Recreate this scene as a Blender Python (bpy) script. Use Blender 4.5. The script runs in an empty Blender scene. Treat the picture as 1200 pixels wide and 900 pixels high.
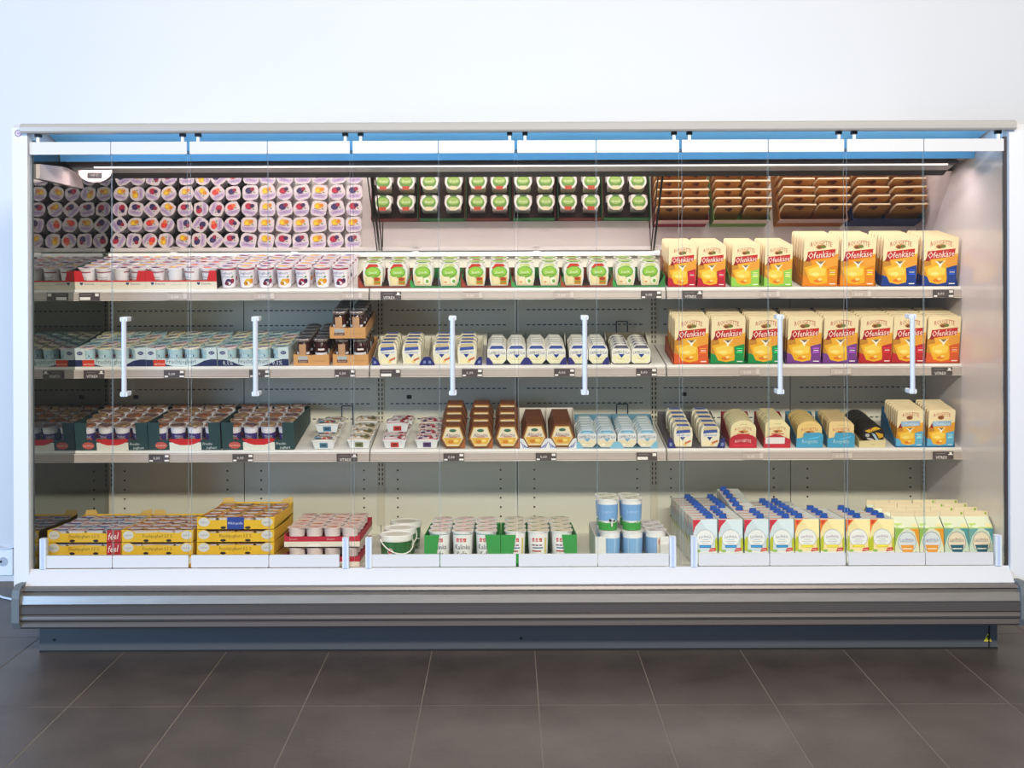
import bpy, math, random
from mathutils import Matrix, Vector

# ------------------------------------------------------------------ camera, world, lights, exposure
SC = bpy.context.scene
COL = SC.collection
F, DD, CX, CZ, ROLL = 1300.0, 4.257, -0.045, 1.46, 0.0037
cam_data = bpy.data.cameras.new('camera')
cam = bpy.data.objects.new('camera', cam_data)
COL.objects.link(cam)
cam.location = (CX, -DD, CZ)
cam.rotation_euler = (math.radians(90), ROLL, 0)
cam_data.sensor_width = 36.0
cam_data.lens = 36.0 * F / 1200.0
cam_data.shift_x = 6.0 / 1200.0
cam_data.shift_y = -126.0 / 1200.0
SC.camera = cam
SC.view_settings.view_transform = 'Standard'
SC.view_settings.look = 'None'
SC.view_settings.gamma = 1.0
SC.view_settings.use_curve_mapping = False
SC.view_settings.exposure = -0.13

w = bpy.data.worlds.new('room_air')
SC.world = w
w.use_nodes = True
bg = w.node_tree.nodes['Background']
bg.inputs[0].default_value = (0.88, 0.93, 1.0, 1)
bg.inputs[1].default_value = 0.22


def area(name, loc, target, sx, sy, power, rgb):
    d = bpy.data.lights.new(name, 'AREA')
    d.shape = 'RECTANGLE'
    d.size, d.size_y = sx, sy
    d.energy = power
    d.color = rgb
    o = bpy.data.objects.new(name, d)
    COL.objects.link(o)
    o.location = loc
    o.rotation_euler = (Vector(target) - Vector(loc)).to_track_quat('-Z', 'Y').to_euler()
    return o


area('ceiling_lamp_light', (0.8, -5.6, 3.95), (0.4, 0.5, 0.8), 4.5, 0.4, 560, (1.0, 0.92, 0.80))
area('window_daylight', (-8.4, -6.4, 1.6), (-0.2, 0.6, 1.1), 6.0, 2.5, 980, (0.36, 0.62, 1.0))
area('fridge_lamp_light', (0.0, 0.30, 1.905), (0.0, 0.50, 1.0), 3.6, 0.05, 11, (1.0, 0.80, 0.79))
area('canopy_fill_light', (0.0, 0.02, 1.957), (0.0, 0.14, 2.03), 3.68, 0.03, 2.4, (0.55, 0.78, 1.0))  # added fill, not a real fixture; brightens the duct behind the door header

rnd = random.Random(7)

# ------------------------------------------------------------------ materials
def lin(c):
    c = c / 255.0
    return c / 12.92 if c <= 0.04045 else ((c + 0.055) / 1.055) ** 2.4


_M = {}
def M(rgb, rough=0.5, metal=0.0, vary=0.0, scale=40.0, coat=0.0, emit=0.0, bump=0.0, stretch=None, name=None):
    key = (rgb, rough, metal, vary, scale, coat, emit, bump, stretch)
    if key in _M:
        return _M[key]
    m = bpy.data.materials.new(name or 'surface_%02x%02x%02x' % rgb)
    m.use_nodes = True
    nt = m.node_tree
    b = nt.nodes['Principled BSDF']
    c = (lin(rgb[0]), lin(rgb[1]), lin(rgb[2]), 1)
    b.inputs['Base Color'].default_value = c
    b.inputs['Roughness'].default_value = rough
    b.inputs['Metallic'].default_value = metal
    if coat:
        b.inputs['Coat Weight'].default_value = coat
        b.inputs['Coat Roughness'].default_value = 0.08
    if emit:
        b.inputs['Emission Color'].default_value = c
        b.inputs['Emission Strength'].default_value = emit
    if vary or bump:
        tc = nt.nodes.new('ShaderNodeTexCoord')
        mp = nt.nodes.new('ShaderNodeMapping')
        nz = nt.nodes.new('ShaderNodeTexNoise')
        nz.inputs['Scale'].default_value = scale
        nz.inputs['Detail'].default_value = 4
        if stretch:
            mp.inputs['Scale'].default_value = stretch
        nt.links.new(tc.outputs['Object'], mp.inputs['Vector'])
        nt.links.new(mp.outputs['Vector'], nz.inputs['Vector'])
        if vary:
            mr = nt.nodes.new('ShaderNodeMapRange')
            mr.inputs['From Min'].default_value = 0.3
            mr.inputs['From Max'].default_value = 0.7
            mr.inputs['To Min'].default_value = 1 - vary
            mr.inputs['To Max'].default_value = 1 + vary
            mx = nt.nodes.new('ShaderNodeVectorMath')
            mx.operation = 'SCALE'
            mx.inputs[0].default_value = c[:3]
            nt.links.new(nz.outputs['Fac'], mr.inputs['Value'])
            nt.links.new(mr.outputs['Result'], mx.inputs['Scale'])
            nt.links.new(mx.outputs['Vector'], b.inputs['Base Color'])
        if bump:
            bp = nt.nodes.new('ShaderNodeBump')
            bp.inputs['Strength'].default_value = bump
            bp.inputs['Distance'].default_value = 0.002
            nt.links.new(nz.outputs['Fac'], bp.inputs['Height'])
            nt.links.new(bp.outputs['Normal'], b.inputs['Normal'])
    _M[key] = m
    return m


def glass_mat(name, tint, clear=1.0, ior=1.45):
    m = bpy.data.materials.new(name)
    m.use_nodes = True
    nt = m.node_tree
    nt.nodes.clear()
    out = nt.nodes.new('ShaderNodeOutputMaterial')
    mix = nt.nodes.new('ShaderNodeMixShader')
    tr = nt.nodes.new('ShaderNodeBsdfTransparent')
    gl = nt.nodes.new('ShaderNodeBsdfGlossy')
    gl.inputs['Roughness'].default_value = 0.02
    tr.inputs['Color'].default_value = tint
    fr = nt.nodes.new('ShaderNodeFresnel')
    fr.inputs['IOR'].default_value = ior
    nt.links.new(fr.outputs[0], mix.inputs[0])
    nt.links.new(tr.outputs[0], mix.inputs[1])
    nt.links.new(gl.outputs[0], mix.inputs[2])
    last = mix
    if clear < 1.0:
        mix2 = nt.nodes.new('ShaderNodeMixShader')
        df = nt.nodes.new('ShaderNodeBsdfDiffuse')
        df.inputs['Color'].default_value = tint
        mix2.inputs[0].default_value = 1 - clear
        nt.links.new(mix.outputs[0], mix2.inputs[1])
        nt.links.new(df.outputs[0], mix2.inputs[2])
        last = mix2
    nt.links.new(last.outputs[0], out.inputs[0])
    return m


WHITE = (238, 238, 240)
m_panel = M((212, 214, 219), 0.35, vary=0.01, scale=3)
m_enamel = M((226, 224, 216), 0.32, vary=0.015, scale=2)
m_back = M((206, 204, 190), 0.42, vary=0.02, scale=2)
m_shelf = M((232, 228, 222), 0.4)
m_rail = M((176, 163, 156), 0.35, vary=0.03, scale=6, stretch=(0.2, 1, 1))
m_profile = M((184, 180, 175), 0.3, metal=0.15)
m_steel = M((196, 192, 188), 0.33, metal=0.85, vary=0.06, scale=9, stretch=(1, 8, 8), bump=0.1)
m_bumper = M((104, 98, 96), 0.33, metal=0.35)
m_bumper2 = M((78, 75, 76), 0.4, metal=0.2)
m_cap = M((96, 104, 110), 0.5)
m_kick = M((72, 75, 80), 0.42, vary=0.03, scale=4)
m_black = M((14, 14, 16), 0.6)
m_dark = M((48, 42, 42), 0.5)
m_canopy = M((130, 206, 252), 0.3, metal=0.0, vary=0.03, scale=3)  # blue daylight reflected by the metal duct, painted into its base colour
m_canopy2 = M((150, 152, 150), 0.3, metal=0.4)
m_mirror = M((232, 226, 226), 0.03, metal=1.0)
m_sidemirror = M((120, 128, 128), 0.02, metal=1.0)
m_sidepanel = M((234, 228, 230), 0.25, vary=0.02, scale=2, coat=0.4)
m_lampbar = M((255, 238, 226), 0.4, emit=2.2)
m_doorrail = M((204, 204, 207), 0.4)
m_handle = M((196, 204, 222), 0.3)
m_clip = M((170, 170, 165), 0.4)
m_glass = glass_mat('door_glass', (0.985, 0.995, 0.99, 1))
m_edge = glass_mat('glass_edge', (0.80, 0.90, 0.97, 1), clear=0.85)
m_acryl = glass_mat('acrylic_post', (0.86, 0.92, 0.99, 1), clear=0.35)
m_wire = M((52, 62, 78), 0.4, metal=0.4)


def lum(c, k):
    return tuple(max(0, min(255, int(v * k))) for v in c)


# ------------------------------------------------------------------ mesh builder
_text = {}
def text_tris(s, shear=0.0):
    key = (s, shear)
    if key not in _text:
        cu = bpy.data.curves.new('lettering', 'FONT')
        cu.body = s
        cu.resolution_u = 1
        cu.shear = shear
        cu.align_x = 'CENTER'
        o = bpy.data.objects.new('lettering', cu)
        me = o.to_mesh()
        vs = [(v.co.x, v.co.y) for v in me.vertices]
        fs = [tuple(p.vertices) for p in me.polygons]
        o.to_mesh_clear()
        bpy.data.objects.remove(o)
        bpy.data.curves.remove(cu)
        xs = [v[0] for v in vs]
        wd = max(xs) - min(xs)
        cx = (max(xs) + min(xs)) / 2
        ht = 0.7
        _text[key] = ([((x - cx) / ht, y / ht - 0.5) for x, y in vs], fs, wd / ht)
    return _text[key]


class MB:
    def __init__(self):
        self.v, self.f, self.mi, self.sm, self.mats = [], [], [], [], []

    def slot(self, m):
        if m not in self.mats:
            self.mats.append(m)
        return self.mats.index(m)

    def face(self, pts, m, smooth=False):
        b = len(self.v)
        self.v += [tuple(p) for p in pts]
        self.f.append(tuple(range(b, b + len(pts))))
        self.mi.append(self.slot(m))
        self.sm.append(smooth)

    def faces(self, vs, fs, m, smooth=False):
        b = len(self.v)
        self.v += [tuple(p) for p in vs]
        k = self.slot(m)
        for f in fs:
            self.f.append(tuple(i + b for i in f))
            self.mi.append(k)
            self.sm.append(smooth)

    def box(self, x0, y0, z0, x1, y1, z1, m, taper=1.0, tz=None):
        """axis box; taper scales the bottom in x and y about the centre"""
        cx, cy = (x0 + x1) / 2, (y0 + y1) / 2
        def q(x, y, z, k):
            return (cx + (x - cx) * k, cy + (y - cy) * k, z)
        v = [q(x0, y0, z0, taper), q(x1, y0, z0, taper), q(x1, y1, z0, taper), q(x0, y1, z0, taper),
             q(x0, y0, z1, 1), q(x1, y0, z1, 1), q(x1, y1, z1, 1), q(x0, y1, z1, 1)]
        self.faces(v, [(3, 2, 1, 0), (4, 5, 6, 7), (0, 1, 5, 4), (1, 2, 6, 5), (2, 3, 7, 6), (3, 0, 4, 7)], m)
        return self

    def bbox(self, x0, y0, z0, x1, y1, z1, m, c=0.003):
        """box with its four vertical-to-viewer edges chamfered (outline in XZ extruded along Y)"""
        out = [(x0 + c, z0), (x1 - c, z0), (x1, z0 + c), (x1, z1 - c), (x1 - c, z1), (x0 + c, z1), (x0, z1 - c), (x0, z0 + c)]
        self.prism(out, y0, y1, m, m, m)
        return self

    def prism(self, out, y0, y1, mf, ms=None, mb=None):
        ms = ms or mf
        mb = mb or ms
        n = len(out)
        self.face([(x, y0, z) for x, z in out], mf)
        self.face([(x, y1, z) for x, z in reversed(out)], mb)
        for i in range(n):
            a, b = out[i], out[(i + 1) % n]
            self.face([(a[0], y0, a[1]), (a[0], y1, a[1]), (b[0], y1, b[1]), (b[0], y0, b[1])], ms)
        return self

    def extrude_x(self, prof, x0, x1, mats, closed=True):
        """profile in YZ extruded along X; mats per segment"""
        n = len(prof)
        for i in range(n if closed else n - 1):
            a, b = prof[i], prof[(i + 1) % n]
            m = mats[i % len(mats)] if isinstance(mats, (list, tuple)) else mats
            self.face([(x0, a[0], a[1]), (x1, a[0], a[1]), (x1, b[0], b[1]), (x0, b[0], b[1])], m)
        if closed:
            m = mats[0] if isinstance(mats, (list, tuple)) else mats
            self.face([(x0, p[0], p[1]) for p in prof], m)
            self.face([(x1, p[0], p[1]) for p in reversed(prof)], m)
        return self

    def lathe(self, prof, mats, n=16, cx=0, cy=0, smooth=True, cap_top=True, cap_bot=True):
        for i in range(len(prof) - 1):
            (r0, z0), (r1, z1) = prof[i], prof[i + 1]
            m = mats[i % len(mats)] if isinstance(mats, (list, tuple)) else mats
            vs, fs = [], []
            for k in range(n):
                a = 2 * math.pi * k / n
                vs.append((cx + r0 * math.sin(a), cy - r0 * math.cos(a), z0))
                vs.append((cx + r1 * math.sin(a), cy - r1 * math.cos(a), z1))
            for k in range(n):
                j = (k + 1) % n
                fs.append((2 * k, 2 * j, 2 * j + 1, 2 * k + 1))
            self.faces(vs, fs, m, smooth)
        mt = mats[-1] if isinstance(mats, (list, tuple)) else mats
        mb0 = mats[0] if isinstance(mats, (list, tuple)) else mats
        ring = lambda r, z: [(cx + r * math.sin(2 * math.pi * k / n), cy - r * math.cos(2 * math.pi * k / n), z) for k in range(n)]
        if cap_top:
            self.face(ring(*prof[-1]), mt)
        if cap_bot:
            self.face(list(reversed(ring(*prof[0]))), mb0)
        return self

    def tube(self, pts, r, m, n=6):
        """thin bar along a polyline"""
        pts = [Vector(p) for p in pts]
        for a, b in zip(pts[:-1], pts[1:]):
            d = (b - a).normalized()
            up = Vector((0, 0, 1)) if abs(d.z) < 0.9 else Vector((0, 1, 0))
            s = d.cross(up).normalized()
            t = s.cross(d)
            vs, fs = [], []
            for k in range(n):
                an = 2 * math.pi * k / n
                off = s * math.cos(an) * r + t * math.sin(an) * r
                vs += [a + off, b + off]
            for k in range(n):
                j = (k + 1) % n
                fs.append((2 * k, 2 * j, 2 * j + 1, 2 * k + 1))
            self.faces(vs, fs, m, True)
            self.face([vs[2 * k] for k in range(n)], m)
            self.face([vs[2 * k + 1] for k in reversed(range(n))], m)
        return self

    def art(self, items, mp, W, H):
        """printed artwork: thin ink polygons; mp(a, b, k) maps metres on the panel to a point, k = layer"""
        for k, it in enumerate(items):
            k += 1
            kind, col = it[0], it[-1]
            m = col if not isinstance(col, tuple) else M(col, 0.45)
            if kind == 'R':
                _, x0, y0, x1, y1, _c = it
                n = max(1, int(abs(x1 - x0) * 8))
                for i in range(n):
                    a, b = x0 + (x1 - x0) * i / n, x0 + (x1 - x0) * (i + 1) / n
                    self.face([mp(p * W, q * H, k) for p, q in ((a, y0), (b, y0), (b, y1), (a, y1))], m)
            elif kind == 'E':
                _, cx, cy, rx, ry, _c = it
                self.face([mp((cx + rx * math.cos(t * math.pi / 6)) * W, (cy + ry * math.sin(t * math.pi / 6)) * H, k) for t in range(12)], m)
            elif kind == 'P':
                self.face([mp(x * W, y * H, k) for x, y in it[1]], m)
            elif kind == 'T':
                _, s, cx, cy, wd, opt, _c = it
                if not s:
                    continue
                vs, fs, tw = text_tris(s, opt.get('shear', 0))
                h = wd * W / tw * opt.get('tall', 1.0)
                sx = wd * W / tw
                arc, rot = opt.get('arc', 0), opt.get('rot', 0)
                o = []
                for x, y in vs:
                    xx, yy = x * sx, y * h
                    u = x / (tw / 2)
                    yy -= arc * H * u * u
                    o.append(mp(cx * W + xx * math.cos(rot) - yy * math.sin(rot), cy * H + xx * math.sin(rot) + yy * math.cos(rot), k))
                self.faces(o, fs, m)
        return self

    def mesh(self, name):
        me = bpy.data.meshes.new(name)
        me.from_pydata(self.v, [], self.f)
        for m in self.mats:
            me.materials.append(m)
        me.polygons.foreach_set('material_index', self.mi)
        me.polygons.foreach_set('use_smooth', self.sm)
        me.update()
        return me


EPS = 0.0001
def flat(y):
    return lambda a, b, k: (a, y - k * EPS, b)
def flat_back(y):
    return lambda a, b, k: (-a, y + k * EPS, b)
def flat_top(z):
    return lambda a, b, k: (a, b, z + k * EPS)
def leaned(y, lean):
    return lambda a, b, k: (a, y - k * EPS + b * lean, b)
def cyl(r0, r1, h):
    def f(a, b, k):
        r = r0 + (r1 - r0) * b / h + k * EPS + 0.0004
        an = a / ((r0 + r1) / 2)
        return (r * math.sin(an), -r * math.cos(an), b)
    return f


def tag(o, label=None, cat=None, group=None, kind=None):
    if label: o['label'] = label
    if cat: o['category'] = cat
    if group: o['group'] = group
    if kind: o['kind'] = kind
    return o


def add(name, me, parent=None, label=None, kind=None):
    if isinstance(me, MB):
        me = me.mesh(name)
    o = bpy.data.objects.new(name, me)
    COL.objects.link(o)
    if parent is not None:
        o.parent = parent
    return tag(o, label=label, kind=kind)


class Proto:
    """parts: [(name, MB)], first of a kind; copies share mesh data"""
    def __init__(self, name, cat, parts):
        self.name, self.cat = name, cat
        self.parts = [(n, mb.mesh(n), lab) for n, mb, lab in [(p + (None,))[:3] for p in parts]]

    def place(self, mat, label, group):
        if len(self.parts) == 1:
            o = bpy.data.objects.new(self.name, self.parts[0][1])
            COL.objects.link(o)
        else:
            o = bpy.data.objects.new(self.name, None)
            o.empty_display_size = 0.03
            COL.objects.link(o)
            for n, me, lab in self.parts:
                c = bpy.data.objects.new(n, me)
                COL.objects.link(c)
                c.parent = o
                if lab: c['label'] = lab
        o.matrix_world = mat
        tag(o, label, self.cat, group)
        return o


def pxX(px, Y):
    return CX + (px - 594) * (DD + Y) / F
def pyZ(py, Y):
    return CZ - (py - 324) * (DD + Y) / F


# ------------------------------------------------------------------ the room
WALL_Y = 1.09
mb = MB()
mb.box(-6, WALL_Y, 0, 6, WALL_Y + 0.1, 4.2, M((212, 213, 216), 0.7, vary=0.008, scale=1.5, bump=0.05, name='white_plaster'))
add('wall_back', mb, kind='structure')

TILE_W, TILE_D = 0.401, 0.734
def tile_mat():
    m = bpy.data.materials.new('slate_tile')
    m.use_nodes = True
    nt = m.node_tree
    b = nt.nodes['Principled BSDF']
    geo = nt.nodes.new('ShaderNodeNewGeometry')
    n1 = nt.nodes.new('ShaderNodeTexNoise')
    n1.inputs['Scale'].default_value = 5
    n1.inputs['Detail'].default_value = 6
    n2 = nt.nodes.new('ShaderNodeTexNoise')
    n2.inputs['Scale'].default_value = 60
    n2.inputs['Detail'].default_value = 3
    oi = nt.nodes.new('ShaderNodeObjectInfo')
    cr = nt.nodes.new('ShaderNodeValToRGB')
    cr.color_ramp.elements[0].position = 0.3
    cr.color_ramp.elements[0].color = (lin(64), lin(58), lin(55), 1)
    cr.color_ramp.elements[1].position = 0.7
    cr.color_ramp.elements[1].color = (lin(82), lin(74), lin(70), 1)
    ad = nt.nodes.new('ShaderNodeMath')
    ad.operation = 'MULTIPLY_ADD'
    ad.inputs[1].default_value = 0.35
    sm = nt.nodes.new('ShaderNodeMath')
    sm.operation = 'MULTIPLY_ADD'
    sm.inputs[1].default_value = 0.12
    nt.links.new(geo.outputs['Position'], n1.inputs['Vector'])
    nt.links.new(geo.outputs['Position'], n2.inputs['Vector'])
    nt.links.new(n2.outputs['Fac'], ad.inputs[0])
    nt.links.new(n1.outputs['Fac'], ad.inputs[2])
    nt.links.new(oi.outputs['Random'], sm.inputs[0])
    nt.links.new(ad.outputs[0], sm.inputs[2])
    mr = nt.nodes.new('ShaderNodeMath')
    mr.operation = 'SUBTRACT'
    mr.inputs[1].default_value = 0.2
    nt.links.new(sm.outputs[0], mr.inputs[0])
    nt.links.new(mr.outputs[0], cr.inputs[0])
    nt.links.new(cr.outputs[0], b.inputs['Base Color'])
    b.inputs['Roughness'].default_value = 0.42
    bp = nt.nodes.new('ShaderNodeBump')
    bp.inputs['Strength'].default_value = 0.12
    bp.inputs['Distance'].default_value = 0.002
    nt.links.new(n2.outputs['Fac'], bp.inputs['Height'])
    nt.links.new(bp.outputs['Normal'], b.inputs['Normal'])
    return m
m_tile = tile_mat()
mb = MB()
mb.box(-6, -7, -0.05, 6, WALL_Y, -0.0013, M((124, 116, 109), 0.8, vary=0.05, scale=30, name='grout'))
floor = add('floor', mb, kind='structure')
mb = MB()
g = 0.0017
tw, td, ch = TILE_W / 2 - g, TILE_D / 2 - g, 0.001
mb.faces([(-tw, -td, -.02), (tw, -td, -.02), (tw, td, -.02), (-tw, td, -.02), (-tw, -td, -ch), (tw, -td, -ch), (tw, td, -ch), (-tw, td, -ch),
          (-tw + ch, -td + ch, 0), (tw - ch, -td + ch, 0), (tw - ch, td - ch, 0), (-tw + ch, td - ch, 0)],
         [(0, 1, 5, 4), (1, 2, 6, 5), (2, 3, 7, 6), (3, 0, 4, 7), (4, 5, 9, 8), (5, 6, 10, 9), (6, 7, 11, 10), (7, 4, 8, 11), (8, 9, 10, 11)], m_tile)
tile_me = mb.mesh('tile')
for i in range(-8, 9):
    for j in range(-4, 2):
        yc = -0.48 + TILE_D * (j + 0.5)
        if yc + TILE_D / 2 > WALL_Y + 0.3:
            continue
        o = add('tile', tile_me, floor)
        o.location = (0.058 + TILE_W * (i + 0.5), yc, 0)

# socket and cable on the wall to the left
so = bpy.data.objects.new('wall_socket', None)
COL.objects.link(so)
sx, sz = pxX(4, WALL_Y), pyZ(655, WALL_Y)
so.location = (sx, WALL_Y - 0.001, sz)
tag(so, 'white wall socket left of the fridge near the floor', 'socket')
mb = MB().bbox(-0.05, -0.014, -0.065, 0.045, 0, 0.06, M((236, 238, 244), 0.4))
add('cover_plate', mb, so)
mb = MB()
mb.prism([(0.022 * math.cos(t * math.pi / 8), 0.022 * math.sin(t * math.pi / 8)) for t in range(16)], -0.0165, -0.014, M((176, 182, 196), 0.5))
mb.prism([(0.006 * math.cos(t * math.pi / 4) - 0.009, 0.006 * math.sin(t * math.pi / 4)) for t in range(8)], -0.018, -0.0165, m_black)
add('socket_recess', mb, so)
mb = MB()
pts = []
for k in range(15):
    t = k / 14
    px = -14 + 34 * t
    py = 636 + 5 * math.sin(t * 3)
    pts.append((pxX(px, 1.07), 1.07, pyZ(py, 1.07)))
mb.tube(pts, 0.004, M((214, 220, 236), 0.4), 6)
tag(add('power_cable', mb), 'pale cable along the wall above the socket left of the fridge', 'cable')
mb = MB()
pts = [(pxX(-20, 0.95), 0.95, 0.005)]
for k in range(9):
    t = k / 8
    pts.append((-2.35 + 0.44 * t, 0.80 - 0.25 * t, 0.006))
mb.tube(pts, 0.005, M((214, 220, 236), 0.4), 6)
tag(add('floor_cable', mb), 'white cable lying on the floor behind the fridge at left', 'cable')

# ------------------------------------------------------------------ the fridge
fr = bpy.data.objects.new('display_fridge', None)
COL.objects.link(fr)
tag(fr, 'long white open-front dairy display fridge with glass doors and grey bumper', 'fridge')
XL, XR = -1.875, 1.875
DECK_Z = 0.325
BACK_Y = 0.82
SH = {1: 1.410, 2: 1.084, 3: 0.730}
SHY = 0.425
TAU = math.radians(9.5)

# side panels
for s, xo, xi, nm in ((-1, -1.932, XL, 'side_panel'), (1, 1.932, XR, 'side_panel')):
    mb = MB()
    prof = [(-0.02, 0.15), (WALL_Y - 0.02, 0.15), (WALL_Y - 0.02, 2.05), (0.0, 2.05), (-0.02, 2.035)]
    mb.extrude_x(prof, min(xo, xi), max(xo, xi), m_panel)
    p = add(nm, mb, fr)
mb = MB()
mb.box(XL + 0.001, 0.02, DECK_Z - 0.05, XL + 0.007, BACK_Y, 1.99, m_sidemirror)
add('side_mirror', mb, fr, 'dark mirrored inner wall at the left end')
mb = MB()
mb.box(XR - 0.007, 0.02, DECK_Z - 0.05, XR - 0.001, BACK_Y, 1.99, m_sidepanel)
add('inner_side_panel', mb, fr, 'pale glossy inner wall at the right end')
mb = MB()
mb.box(XR - 0.012, 0.0, 0.33, XR, 0.014, 1.99, m_dark)
add('door_seal', mb, fr)
# round purple sticker
mb = MB()
zc, xc = pyZ(154, -0.02), pxX(22, -0.02)
for k in range(12):
    a0, a1 = k * math.pi / 6, (k + 0.7) * math.pi / 6
    mb.face([(xc + r * math.cos(a), -0.0205, zc + r * math.sin(a)) for r, a in ((0.009, a0), (0.014, a0), (0.014, a1), (0.009, a1))], M((120, 70, 140), 0.5))
mb.face([(xc + 0.006 * math.cos(t), -0.0205, zc + 0.006 * math.sin(t)) for t in (0, 1, 2, 3, 4, 5)], M((190, 150, 200), 0.5))
add('round_sticker', mb, fr, 'small round purple logo sticker')

# back panels (six) with perforation
PW = 3.75 / 6
for i in range(6):
    x0 = XL + PW * i
    mb = MB()
    mb.box(x0 + 0.002, BACK_Y, DECK_Z - 0.06, x0 + PW - 0.002, BACK_Y + 0.012, 2.0, m_back)
    bp_ = add('back_panel', mb, fr)
    mb = MB()
    for hx in (x0 + 0.077, x0 + PW - 0.077):
        for q in range(8):
            z = 0.575 - 0.0425 * q
            if z < DECK_Z + 0.03: break
            mb.prism([(hx + 0.0045 * math.cos(t * math.pi / 4), z + 0.0045 * math.sin(t * math.pi / 4)) for t in range(8)], BACK_Y - 0.0008, BACK_Y, m_black)
    add('round_hole', mb, bp_, kind='stuff')
    mb = MB()
    for z in (1.305, 1.236, 0.945, 0.877, 0.808, 1.025):
        if z == 1.025: continue
        n = int((PW - 0.08) / 0.0245)
        for q in range(n):
            xx = x0 + 0.045 + q * 0.0245
            mb.box(xx, BACK_Y - 0.0008, z, xx + 0.015, BACK_Y, z + 0.0055, M((70, 80, 92), 0.6))
    add('slot_row', mb, bp_, kind='stuff')
for px, py in ((90, 464), (160, 464), (479, 464), (801, 463)):
    pass
for px, py in ((159, 464), (479, 465), (801, 463)):
    x, z = pxX(px, BACK_Y), pyZ(py - 0.5, BACK_Y)
    mb = MB().box(x - 0.011, BACK_Y - 0.004, z - 0.009, x + 0.011, BACK_Y, z + 0.008, m_black)
    add('sensor_socket', mb, fr)
# uprights
for x in (XL + 0.012, -0.625, 0.625, XR - 0.012):
    mb = MB()
    mb.box(x - 0.016, BACK_Y - 0.005, DECK_Z, x + 0.016, BACK_Y - 0.001, 1.56, M((196, 190, 172), 0.45))
    u = add('upright', mb, fr)
    mb = MB()
    z = 1.36
    while z > 0.50:
        for dx in (-0.0075, 0.0075):
            mb.box(x + dx - 0.0026, BACK_Y - 0.0058, z - 0.0135, x + dx + 0.0026, BACK_Y - 0.005, z, m_black)
        z -= 0.0215
    add('upright_slot', mb, u, kind='stuff')

# deck
mb = MB()
mb.extrude_x([(0.02, DECK_Z - 0.03), (0.02, DECK_Z + 0.002), (0.06, DECK_Z + 0.0), (BACK_Y, DECK_Z - 0.0385), (BACK_Y, DECK_Z - 0.06)], XL + 0.008, XR - 0.008, m_enamel)
add('deck', mb, fr)
# front base and sloped white panel
mb = MB()
mb.extrude_x([(0.03, 0.335), (-0.005, 0.345), (-0.055, 0.294), (-0.055, 0.27), (0.03, 0.27)], XL + 0.001, XR - 0.001, M((206, 207, 212), 0.3, vary=0.01, scale=3))
add('front_ledge', mb, fr)
# bumper
mb = MB()
mb.extrude_x([(-0.055, 0.294), (-0.080, 0.292), (-0.084, 0.282), (-0.074, 0.278), (-0.055, 0.278)], XL, XR, m_bumper)
mb.extrude_x([(-0.04, 0.272), (-0.074, 0.275), (-0.092, 0.266), (-0.096, 0.236), (-0.09, 0.234), (-0.04, 0.234)], XL, XR, m_steel)
pr = [(-0.04, 0.234), (-0.088, 0.234), (-0.100, 0.226), (-0.100, 0.200), (-0.096, 0.197), (-0.092, 0.194), (-0.096, 0.190), (-0.099, 0.180), (-0.096, 0.172), (-0.088, 0.168), (-0.093, 0.163), (-0.094, 0.150), (-0.086, 0.142), (-0.03, 0.139)]
mb.extrude_x(pr, XL, XR, [m_bumper2, m_bumper2, m_bumper2, m_bumper2, m_black, m_bumper, m_bumper, m_bumper2, m_black, m_bumper, m_bumper, m_bumper2, m_dark, m_dark])
add('bumper', mb, fr, 'ribbed grey bumper with a bright steel strip')
for s in (-1, 1):
    x0, x1 = (XL - 0.028, XL) if s < 0 else (XR, XR + 0.028)
    mb = MB()
    mb.extrude_x([(-0.02, 0.300), (-0.075, 0.305), (-0.100, 0.290), (-0.108, 0.26), (-0.108, 0.17), (-0.09, 0.142), (-0.02, 0.136)], x0, x1, m_cap)
    add('bumper_cap', mb, fr)
# kick panel
mb = MB()
mb.box(XL + 0.0, 0.076, 0.0, XR - 0.01, 0.10, 0.24, m_kick)
mb.box(XL + 0.0, 0.072, 0.0, XR - 0.01, 0.076, 0.006, m_black)
for px in (55, 60): 
    pass
kp = add('kick_panel', mb, fr)
mb = MB()
mb.box(XR - 0.045, 0.0735, 0.0, XR - 0.04, 0.076, 0.24, m_black)
for x in (pxX(62, 0.076), pxX(609, 0.076)):
    mb.prism([(x + 0.006 * math.cos(t * math.pi / 4), 0.047 + 0.006 * math.sin(t * math.pi / 4)) for t in range(8)], 0.0745, 0.076, m_black)
add('panel_screw', mb, kp, kind='stuff')
mb = MB()
xw, zw = pxX(1156, 0.076), 0.034
mb.face([(xw - 0.016, 0.0755, zw - 0.006), (xw + 0.016, 0.0755, zw - 0.006), (xw, 0.0755, zw + 0.024)], M((226, 206, 50), 0.5))
mb.art([('P', [(-0.002, 0.018), (-0.006, 0.007), (0.0, 0.009), (-0.002, -0.002), (0.006, 0.010), (0.001, 0.010), (0.003, 0.018)], (20, 20, 20))], lambda a, b, k: (xw + a, 0.0752, zw + b), 1, 1)
add('warning_sign', mb, kp, 'yellow triangular electricity warning sticker')
# plinth sides and body shell behind
mb = MB()
mb.box(XL, 0.10, 0.0, XL + 0.02, 1.04, 0.24, m_kick)
mb.box(XR - 0.03, 0.10, 0.0, XR - 0.01, 1.04, 0.24, m_kick)
mb.box(XL, BACK_Y + 0.014, 0.24, XR, 1.05, 2.03, m_panel)
mb.box(XL, 0.03, 0.235, XR, BACK_Y + 0.014, 0.262, m_panel)
add('cabinet_shell', mb, fr)
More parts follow.
